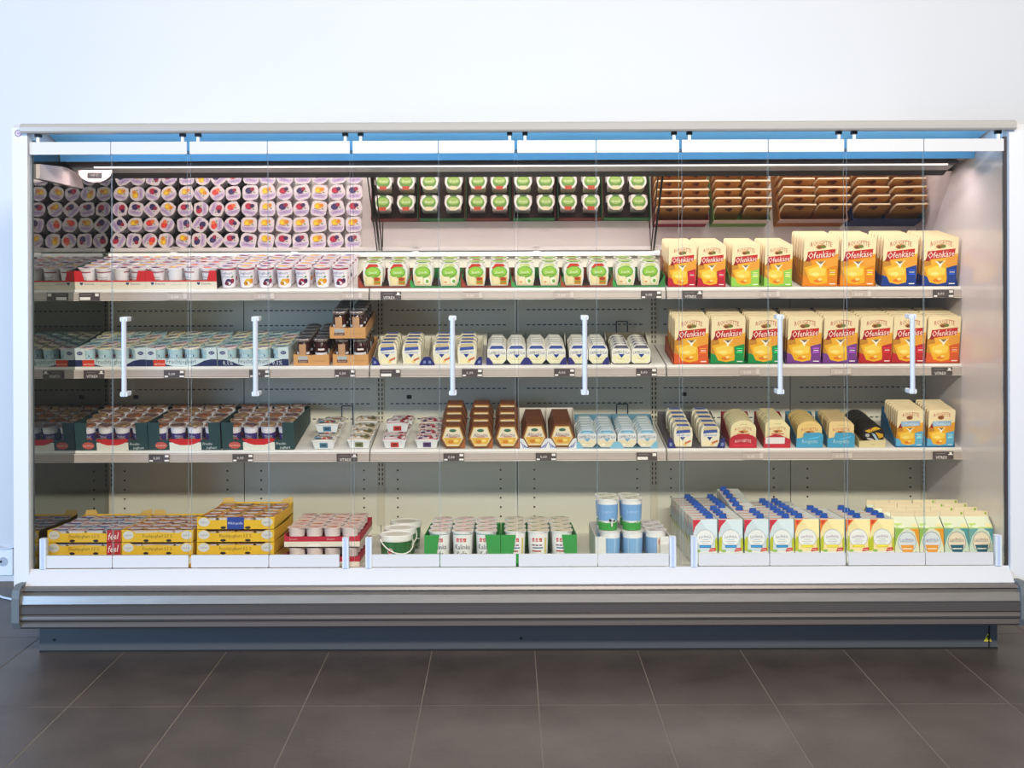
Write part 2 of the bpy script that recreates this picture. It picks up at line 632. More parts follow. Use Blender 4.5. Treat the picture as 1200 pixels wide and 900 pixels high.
# canopy
mb = MB()
mb.box(XL, 0.0, 2.035, XR, 1.06, 2.048, m_panel)
add('roof_panel', mb, fr)
mb = MB()
pr = [(0.0, 2.050), (-0.03, 2.049), (-0.043, 2.043), (-0.048, 2.033), (-0.046, 2.018), (-0.04, 2.012), (0.0, 2.012)]
mb.extrude_x(pr, XL - 0.018, XR + 0.018, m_profile)
add('top_profile', mb, fr)
mb = MB()
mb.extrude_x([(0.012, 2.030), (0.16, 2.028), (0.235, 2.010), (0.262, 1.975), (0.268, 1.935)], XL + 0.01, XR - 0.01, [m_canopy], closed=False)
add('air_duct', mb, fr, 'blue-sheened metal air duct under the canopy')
mb = MB()
mb.extrude_x([(0.255, 1.968), (0.30, 1.943), (0.36, 1.936), (0.36, 1.985), (0.27, 1.99)], XL + 0.01, XR - 0.01, m_canopy2)
add('lamp_housing', mb, fr)
mb = MB()
mb.box(XL + 0.02, 0.335, 1.921, XR - 0.05, 0.40, 1.9355, M((74, 56, 56), 0.5))
add('lamp_bracket', mb, fr)
mb = MB()
mb.box(XL + 0.12, 0.340, 1.9165, XR - 0.09, 0.352, 1.9208, m_lampbar)
add('lamp_tube', mb, fr, 'thin glowing strip lamp')
mb = MB()
mb.extrude_x([(0.36, 1.915), (0.42, 1.902), (0.425, 1.918), (0.36, 1.921)], XL + 0.02, XR - 0.06, m_canopy2)
add('lamp_diffuser', mb, fr)
mb = MB()
mb.extrude_x([(0.425, 1.918), (0.42, 1.902), (0.470, 1.884), (0.488, 1.894), (0.488, 1.93)], XL + 0.02, XR - 0.06, m_black)
add('mirror_top_trim', mb, fr)
# left end bracket under canopy
mb = MB()
mb.extrude_x([(0.04, 1.902), (0.04, 1.846), (0.49, 1.842), (0.45, 1.90), (0.30, 1.915)], XL + 0.0075, XL + 0.022, M((214, 200, 198), 0.5))
add('end_bracket', mb, fr, 'white slanted end bracket at the upper left')
mb = MB()
xc = pxX(112, 0.33)
mb.prism([(xc + 0.07 * math.cos(math.pi + t * math.pi / 10), 1.905 + 0.05 * math.sin(math.pi + t * math.pi / 10)) for t in range(11)], 0.325, 0.335, M((214, 198, 194), 0.4))
th = add('thermometer', mb, fr)
mb = MB().box(xc - 0.03, 0.3225, 1.873, xc + 0.03, 0.325, 1.896, m_black)
mb.art([('T', '+4°C', 0, 0, 0.03, {}, (120, 110, 110))], lambda a, b, k: (xc + a, 0.322, 1.884 + b), 1, 1)
add('thermometer_display', mb, th)
# tilted mirrors over the top shelf (three), top forward
MY0, MZ0, MY1, MZ1 = 0.803, 1.579, 0.492, 1.904
for i in range(3):
    x0, x1 = XL + 1.25 * i + 0.005, XL + 1.25 * (i + 1) - 0.005
    mb = MB()
    dy, dz = 0.012 * 0.72, 0.012 * 0.69
    mb.extrude_x([(MY0, MZ0), (MY1, MZ1), (MY1 + dy, MZ1 + dz), (MY0 + dy, MZ0 + dz)], x0, x1, [m_mirror, m_dark, m_dark, m_dark])
    mr_ = add('canopy_mirror', mb, fr)
for x in (-0.625, 0.625):
    for dx in (-0.011, 0.011) if x < 0 else (-0.012, 0.0):
        mb = MB().tube([(x + dx, MY0 - 0.004, MZ0), (x + dx * 1.6, MY1 - 0.004, MZ1)], 0.0022, m_black)
        add('mirror_wire', mb, fr)
mb = MB()
mb.box(XL + 0.02, 0.785, 1.553, XR - 0.02, 0.812, 1.572, M((236, 234, 230), 0.35))
for x in [XL + 0.3 + 0.55 * k for k in range(7)]:
    mb.box(x, 0.781, 1.560, x + 0.03, 0.785, 1.576, M((236, 234, 230), 0.35))
add('mirror_ledge', mb, fr)

# shelves
def shelf_matrix(level):
    return Matrix.Translation((0, SHY, SH[level])) @ Matrix.Rotation(TAU, 4, 'X')

tags_px = {1: [(105, 'n'), (208, 'p'), (310, 'p'), (413, 'p'), (458, 'v'), (554, 'p'), (661, 'p'), (763, 'd'), (811, 'v'), (902, 'p'), (1009, 'p'), (1105, 'd')],
           2: [(110, 'v'), (204, 'd'), (304, 'd'), (404, 'd'), (457, 'n'), (553, 'd'), (661, 'd'), (757, 'd'), (878, 'p'), (985, 'p'), (1103, 'v')],
           3: [(186, 'd'), (284, 'd'), (406, 'v'), (531, 'd'), (639, 'd'), (757, 'n'), (882, 'p'), (986, 'p'), (1104, 'v')]}
dk, wt = (74, 64, 64), (236, 230, 226)
def tag_mesh(style):
    mb = MB()
    base = dk if style in 'vdn' else (186, 172, 164)
    mb.box(-0.0435, -0.0015, -0.0165, 0.0435, 0, 0.0165, M(base, 0.45))
    items = []
    if style == 'v':
        items = [('T', 'VITREX', -0.08, -0.27, 0.55, {'tall': 1.2}, wt), ('R', -0.35, 0.2, 0.1, 0.25, (150, 140, 138)), ('R', 0.3, 0.05, 0.42, 0.4, wt), ('R', 0.24, 0.05, 0.48, 0.14, wt)]
    elif style == 'd':
        items = [('T', '0,00', -0.12, 0.0, 0.32, {}, wt), ('R', 0.28, 0.1, 0.46, 0.4, wt), ('R', 0.26, -0.42, 0.48, -0.2, wt), ('R', -0.46, -0.42, -0.3, -0.22, wt)]
    elif style == 'n':
        items = [('R', -0.45, -0.42, 0.05, -0.05, wt), ('R', 0.28, 0.05, 0.46, 0.4, wt), ('R', -0.4, 0.2, 0.1, 0.26, (150, 140, 138))]
    else:
        items = [('R', -0.46, 0.35, 0.3, 0.42, (120, 104, 100)), ('T', '0,00', -0.12, -0.05, 0.36, {}, (232, 222, 216)), ('R', 0.3, -0.3, 0.46, 0.3, (206, 196, 190)), ('R', -0.46, -0.42, 0.46, -0.36, (130, 116, 112))]
    mb.art(items, flat(-0.0015), 0.087, 0.033)
    return mb.mesh('price_tag')
tagm = {k: tag_mesh(k) for k in 'vdnp'}
mb = MB()
mb.box(-0.622 + 0, 0.0, -0.022, 0.622, 0.398, 0.0, m_shelf)
mb.box(-0.622, -0.004, -0.009, 0.622, 0.002, 0.0015, M((240, 238, 234), 0.35))
shelf_board = mb.mesh('shelf_board')
mb = MB()
mb.extrude_x([(-0.004, -0.010), (-0.013, -0.012), (-0.016, -0.040), (-0.012, -0.046), (-0.002, -0.044)], -0.622, 0.622, [m_rail])
mb.box(-0.622, -0.0155, -0.0135, 0.622, -0.012, -0.0115, M((228, 222, 214), 0.3))
mb.box(-0.622, -0.0175, -0.046, 0.622, -0.012, -0.0435, M((222, 216, 208), 0.3))
shelf_rail = mb.mesh('price_rail')
mb = MB()
mb.prism([(-0.6, 0), (0.6, 0), (0.6, 0.001), (-0.6, 0.001)], 0, 0.001, m_shelf)
for lv in (1, 2, 3):
    for b in range(3):
        s = bpy.data.objects.new('shelf', None)
        COL.objects.link(s)
        s.parent = fr
        xc = -1.25 + 1.25 * b
        s.matrix_world = Matrix.Translation((xc, SHY, SH[lv])) @ Matrix.Rotation(TAU, 4, 'X')
        bd = add('shelf_board', shelf_board, s)
        rl = add('price_rail', shelf_rail, s)
        rl.rotation_euler.x = -TAU
        for sx_ in (-0.617, 0.612):
            mb = MB()
            mb.faces([(sx_, 0.05, -0.022), (sx_, 0.395, -0.022), (sx_, 0.395, -0.075), (sx_ + 0.004, 0.05, -0.022), (sx_ + 0.004, 0.395, -0.022), (sx_ + 0.004, 0.395, -0.075)],
                     [(0, 1, 2), (5, 4, 3), (0, 2, 5, 3), (1, 4, 5, 2), (0, 3, 4, 1)], m_panel)
            add('shelf_bracket', mb, s)
        for px, st in tags_px[lv]:
            X = pxX(px, SHY - 0.015)
            if abs(X - xc) <= 0.59:
                t = add('price_tag', tagm[st], s)
                t.matrix_world = Matrix.Translation((X, SHY - 0.0178, SH[lv] - 0.0285))
# wire stops standing at the back
for px0, px1, py0, py1 in ((722, 735, 377, 398), (400, 413, 475, 497), (722, 735, 474, 494)):
    x0, x1 = pxX(px0, 0.78), pxX(px1, 0.78)
    zt, zb = pyZ(py0, 0.78), pyZ(py1 + 3, 0.78)
    mb = MB().tube([(x0, 0.78, zb), (x0, 0.78, zt), (x1, 0.78, zt), (x1, 0.78, zb)], 0.0028, m_wire)
    add('wire_stop', mb, fr)

# doors
DB = [35, 131.5, 222, 314.5, 412.5, 514.5, 605, 699, 797.5, 900, 990.5, 1082, 1179.5]
HX = {1: 145, 2: 299, 5: 530, 6: 685, 9: 914, 10: 1069}
ZT0, ZT1, ZB0, ZB1 = 1.933, 1.981, 0.350, 0.397
for i in range(12):
    a, b = pxX(DB[i], 0), pxX(DB[i + 1], 0)
    ga = 0.0055 if i % 2 == 0 else 0.0015
    gb = 0.0055 if i % 2 == 1 else 0.0015
    a, b = a + ga, b - gb
    if i == 0: a = XL + 0.004
    if i == 11: b = XR - 0.016
    d = bpy.data.objects.new('glass_door', None)
    COL.objects.link(d)
    d.parent = fr
    xc = (a + b) / 2
    d.location = (xc, 0, ZB0)
    a, b = a - xc, b - xc
    mb = MB().box(a, -0.002, 0.002, b, 0.002, ZT1 - ZB0 - 0.01, m_glass)
    add('glass_pane', mb, d)
    mb = MB()
    mb.box(a - 0.0002, -0.0022, 0.03, a + 0.0009, 0.0022, ZT0 - ZB0, m_edge)
    mb.box(b - 0.0009, -0.0022, 0.03, b + 0.0002, 0.0022, ZT0 - ZB0, m_edge)
    add('pane_edge', mb, d)
    mb = MB().bbox(a, -0.011, ZT0 - ZB0, b, -0.0035, ZT1 - ZB0, m_doorrail, 0.002)
    add('top_rail', mb, d)
    ra = a + (0.058 if i in (0, 4, 8) else 0)
    rb = b - (0.046 if i in (3, 7, 11) else 0)
    mb = MB().bbox(ra, -0.011, 0, rb, -0.0035, ZB1 - ZB0, m_doorrail, 0.002)
    add('bottom_rail', mb, d)
    mb = MB()
    hx = a + 0.03 if i % 2 == 0 else b - 0.018
    mb.box(hx - 0.005, -0.006, ZT1 - ZB0, hx + 0.005, 0.006, ZT1 - ZB0 + 0.024, M((240, 240, 240), 0.4))
    mb.box(hx - 0.01, -0.012, ZT1 - ZB0 + 0.0195, hx + 0.01, 0.012, 2.034 - ZB0, m_black)
    add('hanger', mb, d)
    if i in HX:
        h_ = MB()
        X = pxX(HX[i], -0.045) - xc
        z0, z1 = pyZ(463, -0.045) - ZB0, pyZ(371, -0.045) - ZB0
        h_.lathe([(0.0085, z0), (0.0095, z0 + 0.004), (0.0095, z1 - 0.004), (0.0085, z1)], m_handle, n=12, cx=X, cy=-0.045)
        for zz in (z0, z1 - 0.014):
            h_.bbox(X - 0.014, -0.050, zz, X + 0.014, -0.0035, zz + 0.018, M((206, 212, 220), 0.35), 0.003)
        add('handle', h_, d)
for px in (50, 404, 431, 787, 812, 1168):
    x = pxX(px, -0.004)
    mb = MB()
    mb.box(x - 0.012, -0.014, 0.346, x + 0.012, 0.010, 0.462, m_acryl)
    mb.box(x - 0.005, -0.0146, 0.346, x + 0.004, -0.014, 0.462, M((176, 192, 222), 0.3))
    add('guide_post', mb, fr)

# ------------------------------------------------------------------ goods
ROWW = ['front row', 'second row', 'third row', 'fourth row', 'fifth row', 'sixth row', 'seventh row', 'eighth row', 'rear row', 'tenth row']
ORD = ['', 'second', 'third', 'fourth', 'fifth', 'sixth', 'seventh', 'eighth', 'ninth', 'tenth', 'eleventh', 'twelfth']


def colw(i, n):
    if n == 1: return ''
    if i == 0: return 'leftmost'
    if i == n - 1: return 'rightmost'
    if i < (n + 1) / 2: return ORD[i] + ' from left'
    return ORD[n - 1 - i] + ' from right'


def roww(j, n):
    return 'rear row' if j == n - 1 and n > 1 else ROWW[min(j, 9)]


def at(level, X, v, up=0.0, rot=0.0, lean=0.0):
    up += 0.0022 if level else 0.0012
    base = Matrix.Translation((0, SHY, SH[level])) @ Matrix.Rotation(TAU, 4, 'X') if level else Matrix.Translation((0, 0.07, DECK_Z)) @ Matrix.Rotation(-0.05, 4, 'X')
    return base @ Matrix.Translation((X, v, up)) @ Matrix.Rotation(rot, 4, 'Z') @ Matrix.Rotation(lean, 4, 'X')


def grid(protos, level, xs, vs, look, where, group, up=0.0, jit=0.0015, rot=0.05, order=None, lean=0.0):
    n, m = len(xs), len(vs)
    for j, v in enumerate(vs):
        for i, x in enumerate(xs):
            p = protos[order(i, j) % len(protos)] if order else protos[rnd.randrange(len(protos))]
            lab = ', '.join(t for t in (look, colw(i, n), roww(j, m) if m > 1 else '', where) if t)
            p.place(at(level, x + rnd.uniform(-jit, jit), v, up + 0.0006, rnd.uniform(-rot, rot), lean), lab, group)


def lin_(a, b, n):
    return [a + (b - a) * i / (n - 1) for i in range(n)] if n > 1 else [(a + b) / 2]


# ---- generic open carton: side walls, back wall, low front with raised corner flaps
def carton(W, D, hs, hf, fl, wall, art_items, art_map_w=None, hb=None, inner=None, hback=None, slant=0.35, band=None, bandh=None):
    t = 0.0022
    hb = hb if hb is not None else hs
    mw = M(wall, 0.6)
    mi = M(inner, 0.65) if inner else mw
    mb = MB()
    mb.box(-W / 2, 0, 0, W / 2, D, t, mi)
    for s in (-1, 1):
        x0, x1 = (-W / 2, -W / 2 + t) if s < 0 else (W / 2 - t, W / 2)
        pr_ = [(0, 0), (D, 0), (D, hb), (0, hs)]
        mb.extrude_x(pr_, x0, x1, mw)
    mb.box(-W / 2, D - t, 0, W / 2, D, hb, mw)
    fp = MB()
    k = slant * fl
    fm = M(band, 0.55) if band else mw
    out_l = [(-W / 2, 0), (-W / 2 + fl * 0.9, 0), (-W / 2 + fl * 0.9, hf), (-W / 2 + fl - k, hs), (-W / 2, hs)]
    out_r = [(-x, z) for x, z in reversed(out_l)]
    fp.prism([(-W / 2 + fl * 0.9, 0), (W / 2 - fl * 0.9, 0), (W / 2 - fl * 0.9, hf), (-W / 2 + fl * 0.9, hf)], -t / 2, t / 2, fm)
    if hs > hf:
        fp.prism(out_l, -t / 2, t / 2, fm)
        fp.prism(out_r, -t / 2, t / 2, fm)
    else:
        fp.prism([(-W / 2, 0), (-W / 2 + fl * 0.9, 0), (-W / 2 + fl * 0.9, hf), (-W / 2, hf)], -t / 2, t / 2, fm)
        fp.prism([(W / 2 - fl * 0.9, 0), (W / 2, 0), (W / 2, hf), (W / 2 - fl * 0.9, hf)], -t / 2, t / 2, fm)
    fp.art(art_items, lambda a, b, k_: (a - W / 2, -t / 2 - k_ * EPS, b), W, hs)
    return [('carton_walls', mb), ('front_panel', fp)]


# ---- foil lid with a pull tab
def lid_mb(r, z, cols, sq=False, tab=True, seed=0, th=0.0012, rim=(222, 214, 212)):
    rr = random.Random(seed)
    mb = MB()
    n = 18
    out = []
    for k in range(n):
        a = 2 * math.pi * k / n
        q = r
        if tab and abs(((a - 0.8 + math.pi) % (2 * math.pi)) - math.pi) < 0.2: q = r * 1.16
        if sq: q = r * min(1.2, 1 / max(abs(math.cos(a)), abs(math.sin(a)))) * 0.95
        out.append((q * math.sin(a), -q * math.cos(a)))
    m0 = M(rim, 0.35)
    mb.faces([(x, y, z) for x, y in out] + [(x, y, z + th) for x, y in out],
             [tuple(range(n - 1, -1, -1)), tuple(range(n, 2 * n))] + [(k, (k + 1) % n, n + (k + 1) % n, n + k) for k in range(n)], m0)
    mb.art(cols, lambda a, b, k: (a - r, b - r, z + th + k * EPS), 2 * r, 2 * r)
    return mb


def cup_mb(r0, r1, h, body, art_items=(), rim=None, n=16):
    mb = MB()
    m0, m1 = M(body, 0.35), M(rim or body, 0.35)
    mb.lathe([(r0 * 0.93, 0), (r0, 0.003), (r1 * 0.985, h - 0.006), (r1 * 1.07, h - 0.005), (r1 * 1.07, h)], [m0, m0, m1, m1], n=n)
    W = 2 * r1 * 1.35
    f = cyl(r0, r1, h)
    mb.art(list(art_items), lambda a, b, k: f(a - W / 2, b, k), W, h)
    return mb


def fruit_lid(c1, c2, seed):
    rr = random.Random(seed)
    it = [('P', [(0.05, 0.62), (0.95, 0.62), (0.82, 0.86), (0.18, 0.86)], (190, 174, 206)),
          ('T', 'Joghurt', 0.5, 0.75, 0.5, {}, (110, 60, 120)),
          ('E', 0.42, 0.36, 0.24, 0.2, c1), ('E', 0.62, 0.30, 0.14, 0.13, c2), ('E', 0.35, 0.4, 0.1, 0.09, lum(c1, 1.15)),
          ('P', [(0.64, 0.5), (0.8, 0.56), (0.72, 0.42)], (90, 130, 60)), ('R', 0.2, 0.55, 0.6, 0.58, (120, 90, 150))]
    return it
FR = [((232, 186, 40), (222, 140, 30)), ((170, 30, 60), (60, 30, 80)), ((50, 40, 90), (150, 30, 60)), ((222, 60, 50), (240, 120, 60))]

# small yoghurt cups in red cartons (top shelf)
small_art = [('R', 0.1, 0.78, 0.9, 0.84, (150, 40, 70)), ('T', 'Danone', 0.5, 0.55, 0.42, {}, (60, 70, 130)), ('E', 0.35, 0.25, 0.08, 0.1, (120, 130, 90)), ('E', 0.62, 0.22, 0.1, 0.1, (210, 120, 120)), ('R', 0.3, 0.4, 0.7, 0.43, (120, 140, 120))]
small_cups = [Proto('yoghurt_cup', 'yoghurt', [('cup', cup_mb(0.026, 0.0325, 0.082, (236, 232, 234), small_art)),
                                              ('lid', lid_mb(0.0348, 0.082, fruit_lid(c[0], c[1], k), sq=(k == 2), seed=k))]) for k, c in enumerate(FR)]
TX = [pxX(129.3, SHY), pxX(212.5, SHY)]
TW = 0.299
red_art = [('R', 0, 0, 1, 0.40, (226, 216, 196)), ('R', 0.0, 0.40, 1, 0.48, (206, 30, 36)),
           ('T', '♥ Danone', 0.17, 0.29, 0.2, {}, (50, 66, 100)), ('T', '♥ Danone', 0.82, 0.29, 0.2, {}, (50, 66, 100)), ('R', 0.36, 0.22, 0.5, 0.24, (170, 170, 160))]
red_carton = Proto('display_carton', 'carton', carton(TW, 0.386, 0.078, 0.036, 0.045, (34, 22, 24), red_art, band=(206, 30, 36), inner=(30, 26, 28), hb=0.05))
for q, (X, nm) in enumerate(zip(TX, ('left', 'right'))):
    w_ = nm + ' red carton on top shelf'
    red_carton.place(at(1, X, 0.004), nm + ' red and white carton of yoghurt cups on the top shelf', 'red cartons on the top shelf')
    xs = [X + d for d in (-0.1095, -0.0365, 0.0365, 0.1095)]
    grid(small_cups, 1, xs, [0.046 + 0.0745 * k for k in range(5)], 'small white yoghurt cup', w_, 'yoghurt cups in the ' + w_, up=0.0024, rot=2.2)

# taller loose cups, seven columns
def loose_art(c1, c2, seed):
    return [('R', 0.0, 0.86, 1.0, 0.93, (170, 30, 60)), ('T', 'Joghurt', 0.45, 0.72, 0.55, {}, (110, 110, 160)),
            ('E', 0.55, 0.28, 0.16, 0.17, c1), ('E', 0.72, 0.33, 0.1, 0.12, c2), ('E', 0.45, 0.22, 0.1, 0.09, lum(c2, 0.8)), ('R', 0.2, 0.52, 0.6, 0.55, (150, 160, 190)),
            ('P', [(0.62, 0.48), (0.74, 0.6), (0.78, 0.5)], (90, 140, 70))]
loose = [Proto('yoghurt_cup', 'yoghurt', [('cup', cup_mb(0.0275, 0.0345, 0.090, (240, 234, 240), loose_art(c[0], c[1], k))),
                                         ('lid', lid_mb(0.038, 0.090, fruit_lid(c[0], c[1], k + 9), sq=(k % 2 == 0), seed=k + 3))]) for k, c in enumerate(FR[:3])]
fo = [1, 0, 2, 0, 1, 0, 2]
fo = [2, 0, 2, 0, 1, 0, 1]
grid(loose, 1, [pxX(p, SHY) for p in (265.5, 287.5, 309.5, 331.5, 354, 376.5, 398.5)], [0.042 + 0.077 * k for k in range(5)],
     'tall white fruit yoghurt cup', 'loose on top shelf', 'loose yoghurt cups on the top shelf', rot=0.25, order=lambda i, j: fo[i] if j == 0 else i * 3 + j * 5 + (i * j))

# ---- green snack packs (top shelf, middle)
def snack(kind):
    """shallow pot on its edge, leaning back: round window lid facing forward and up"""
    mb = MB()
    clear = M((226, 224, 214), 0.25)
    # body: tapered pot outline
    out = [(-0.036, 0), (0.036, 0), (0.042, 0.03), (0.043, 0.07), (0.034, 0.09), (0.018, 0.098), (-0.018, 0.098), (-0.034, 0.09), (-0.043, 0.07), (-0.042, 0.03)]
    mb.prism([(x * 0.98, z) for x, z in out], 0, 0.03, clear, clear, M((60, 44, 34), 0.6))
    mb.prism([(x * 0.8, z * 0.9) for x, z in out], 0.03, 0.062, M((232, 230, 220), 0.4))
    sl = MB()
    g1, g2 = (150, 196, 70), (104, 168, 60)
    top = (200, 60, 40) if kind == 'r' else (196, 206, 130)
    items = [('P', [(0.12, 0.02), (0.88, 0.02), (0.94, 0.5), (0.06, 0.5)], (228, 212, 160)),
             ('E', 0.5, 0.60, 0.40, 0.26, g2), ('E', 0.5, 0.62, 0.34, 0.2, g1),
             ('P', [(0.2, 0.84), (0.8, 0.84), (0.7, 0.96), (0.3, 0.96)], top),
             ('P', [(0.16, 0.74), (0.5, 0.9), (0.46, 0.95), (0.13, 0.8)], (206, 46, 36) if kind == 'r' else (214, 220, 170)),
             ('T', 'Snack', 0.5, 0.6, 0.42, {'rot': 0.08}, (240, 244, 220)), ('R', 0.3, 0.47, 0.72, 0.5, (120, 150, 70))]
    if kind == 'r':
        items += [('R', 0.54, 0.06, 0.86, 0.38, (214, 130, 40)), ('E', 0.68, 0.3, 0.15, 0.07, (170, 60, 30)), ('R', 0.54, 0.14, 0.86, 0.2, (120, 150, 50)), ('R', 0.2, 0.06, 0.46, 0.4, (240, 222, 170))]
    else:
        items += [('R', 0.2, 0.06, 0.5, 0.4, (240, 226, 190)), ('E', 0.70, 0.22, 0.16, 0.16, (236, 236, 214)), ('E', 0.72, 0.2, 0.08, 0.08, (120, 170, 70)), ('E', 0.3, 0.16, 0.08, 0.05, (226, 170, 110))]
    sl.art(items, lambda a, b, k: (a - 0.042, -k * EPS - 0.0004, b), 0.084, 0.098)
    # top ring seen from above
    tp = MB()
    n = 20
    lidc = lambda r, z, cy: [(r * math.sin(2 * math.pi * k / n), cy - r * 0.95 * math.cos(2 * math.pi * k / n), z) for k in range(n)]
    R_ = [(0.040, 0.0985), (0.040, 0.1015)]
    tp.faces(lidc(0.036, 0.094, 0.036) + lidc(0.0405, 0.1005, 0.036), [tuple(range(n, 2 * n))] + [(k, (k + 1) % n, n + (k + 1) % n, n + k) for k in range(n)], M((232, 230, 218), 0.3))
    tp.art([('E', 0.5, 0.5, 0.40, 0.38, (96, 150, 60)), ('E', 0.5, 0.58, 0.34, 0.22, (150, 190, 84)), ('T', 'Snack', 0.5, 0.55, 0.5, {}, (236, 240, 214)),
            ('R', 0.3, 0.02, 0.7, 0.24, (188, 74, 36) if kind == 'r' else (226, 214, 170)), ('R', 0.3, 0.86, 0.7, 0.98, (44, 74, 30))],
           lambda a, b, k: (0.04 - a, 0.076 - b, 0.1005 + k * EPS), 0.08, 0.08)
    return Proto('snack_pack', 'cheese snack', [('pot', mb), ('sleeve', sl), ('lid', tp)])


snR, snG = snack('r'), snack('g')
cent = [436, 465, 495, 526, 557, 585, 615, 644, 673, 702, 733.5, 763]
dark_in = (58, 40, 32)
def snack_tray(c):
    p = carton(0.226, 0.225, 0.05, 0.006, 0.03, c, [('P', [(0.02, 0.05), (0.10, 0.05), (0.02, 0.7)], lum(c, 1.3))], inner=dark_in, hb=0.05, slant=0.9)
    return p
trR = Proto('display_carton', 'carton', snack_tray((120, 46, 30)))
trG = Proto('display_carton', 'carton', snack_tray((44, 120, 58)))
for t in range(6):
    kind = 'r' if t % 2 == 0 else 'g'
    X = (pxX(cent[2 * t], SHY) + pxX(cent[2 * t + 1], SHY)) / 2
    cw = colw(t, 6)
    cname = 'dark red' if kind == 'r' else 'dark green'
    (trR if kind == 'r' else trG).place(at(1, X, 0.012), f'{cname} snack carton, {cw} of six in the middle of the top shelf', 'snack cartons on the top shelf')
    for i, p in enumerate(cent[2 * t:2 * t + 2]):
        for j in range(2):
            (snR if kind == 'r' else snG).place(at(1, pxX(p, SHY) + rnd.uniform(-.001, .001), 0.038 + 0.099 * j, 0.003, rnd.uniform(-.03, .03)),
                f'green cheese snack pot, {"left" if i == 0 else "right"} column, {roww(j, 2)}, {cw} middle carton, top shelf', 'cheese snack pots on the top shelf')

# ---- tall baked-cheese packs
def cheese_pack(W, H, T, acc, base=(246, 186, 66), banner=(196, 34, 30), cream=(243, 224, 182), under=(234, 160, 56), arch=0.0, blue=False):
    mb = MB()
    side = M((214, 168, 96), 0.5)
    c = 0.005
    tt = 0.007
    fo_ = [(-W / 2, 0), (W / 2, 0), (W / 2, H - c), (W / 2 - c, H), (-W / 2 + c, H), (-W / 2, H - c)]
    yb = lambda z: T + (tt - T) * z / H
    mc, ms_, mk_ = M(cream, 0.45), M(lum(cream, 0.97), 0.5), M((196, 142, 66), 0.6)
    mb.face([(x, 0, z) for x, z in fo_], mc)
    mb.face([(x, yb(z), z) for x, z in reversed(fo_)], mk_)
    for q in range(6):
        a, b = fo_[q], fo_[(q + 1) % 6]
        mb.face([(a[0], 0, a[1]), (a[0], yb(a[1]), a[1]), (b[0], yb(b[1]), b[1]), (b[0], 0, b[1])], ms_)
    # side print and back print
    for s in (-1, 1):
        mb.face([(s * (W / 2 + 0.0002), y, z) for y, z in ((0, 0), (T, 0), (yb(H * 0.5), H * 0.5), (0, H * 0.62))], M(lum(under, 0.8), 0.5))
        mb.face([(s * (W / 2 + 0.0004), y, z) for y, z in ((0, 0), (T, 0), (yb(H * 0.2), H * 0.2), (0, H * 0.2))], M(acc, 0.5))
    mb.art([('E', 0.5, 0.86, 0.16, 0.07, (120, 60, 36)), ('E', 0.45, 0.84, 0.08, 0.1, (90, 44, 30))], lambda a, b, k: (W / 2 - a, yb(b) + k * EPS, b), W, H)
    pr_ = MB()
    items = [('P', [(0, 0.0), (1, 0.0), (1, 0.66), (0.7, 0.60), (0.0, 0.50)], base),
             ('P', [(0, 0.14), (0.34, 0.2), (0.2, 0.56), (0, 0.5)], lum(under, 0.85)),
             ('P', [(0.64, 0.3), (1, 0.36), (1, 0.6), (0.66, 0.55)], under),
             ('P', [(0, 0), (1, 0), (1, 0.14), (0.7, 0.2), (0.5, 0.08), (0.2, 0.16), (0, 0.22)], acc),
             ('P', [(0.09, 0.52), (0.90, 0.60), (0.92, 0.76), (0.12, 0.70)], banner),
             ('P', [(0.05, 0.5), (0.2, 0.5), (0.14, 0.64)], (150, 30, 30)),
             ('T', 'ROUGETTE', 0.5, 0.885, 0.62, {'arc': 0.035, 'tall': 1.6}, (178, 42, 40)),
             ('E', 0.46, 0.80, 0.12, 0.045, (190, 130, 60)), ('E', 0.56, 0.805, 0.08, 0.035, (110, 120, 50)), ('E', 0.44, 0.79, 0.06, 0.03, (120, 66, 40)),
             ('T', 'Ofenkäse', 0.51, 0.645, 0.76, {'shear': 0.25, 'tall': 1.35, 'rot': 0.10}, (252, 246, 236)),
             # baked cheese star
             ('P', [(0.03, 0.38), (0.28, 0.42), (0.46, 0.48), (0.62, 0.41), (0.76, 0.38), (0.73, 0.24), (0.70, 0.06), (0.46, 0.02), (0.22, 0.06), (0.14, 0.18)], (240, 176, 36)),
             ('P', [(0.14, 0.34), (0.46, 0.41), (0.66, 0.34), (0.64, 0.22), (0.38, 0.17), (0.17, 0.22)], (250, 208, 84)),
             ('E', 0.36, 0.24, 0.12, 0.035, (252, 228, 130)), ('E', 0.44, 0.10, 0.13, 0.035, (226, 120, 30)), ('E', 0.5, 0.13, 0.06, 0.03, (252, 214, 120)),
             ('P', [(0.34, 0.50), (0.44, 0.44), (0.50, 0.36), (0.58, 0.47), (0.66, 0.52), (0.50, 0.48)], (250, 244, 226)),
             ('P', [(0.40, 0.50), (0.60, 0.50), (0.5, 0.44)], (120, 110, 90)),
             # variant sticker
             ('P', [(0.68, 0.36), (0.99, 0.42), (0.99, 0.08), (0.72, 0.10)], acc),
             ('R', 0.76, 0.31, 0.94, 0.325, lum(acc, 1.9)), ('R', 0.78, 0.265, 0.93, 0.28, (240, 236, 230)), ('R', 0.76, 0.22, 0.94, 0.245, lum(acc, 1.7)),
             ('R', 0.78, 0.025, 0.95, 0.045, (246, 242, 236))]
    if blue:
        items[4] = ('P', [(0.15, 0.54), (0.86, 0.56), (0.86, 0.70), (0.15, 0.68)], (150, 186, 216))
        items[8] = ('E', 0.46, 0.78, 0.12, 0.05, (150, 90, 40))
        items[10] = ('T', 'Ofenkäse', 0.5, 0.62, 0.6, {'tall': 1.3}, (226, 240, 250))
    pr_.art(items, lambda a, b, k: (a - W / 2, -k * EPS * 0.6, b), W, H)
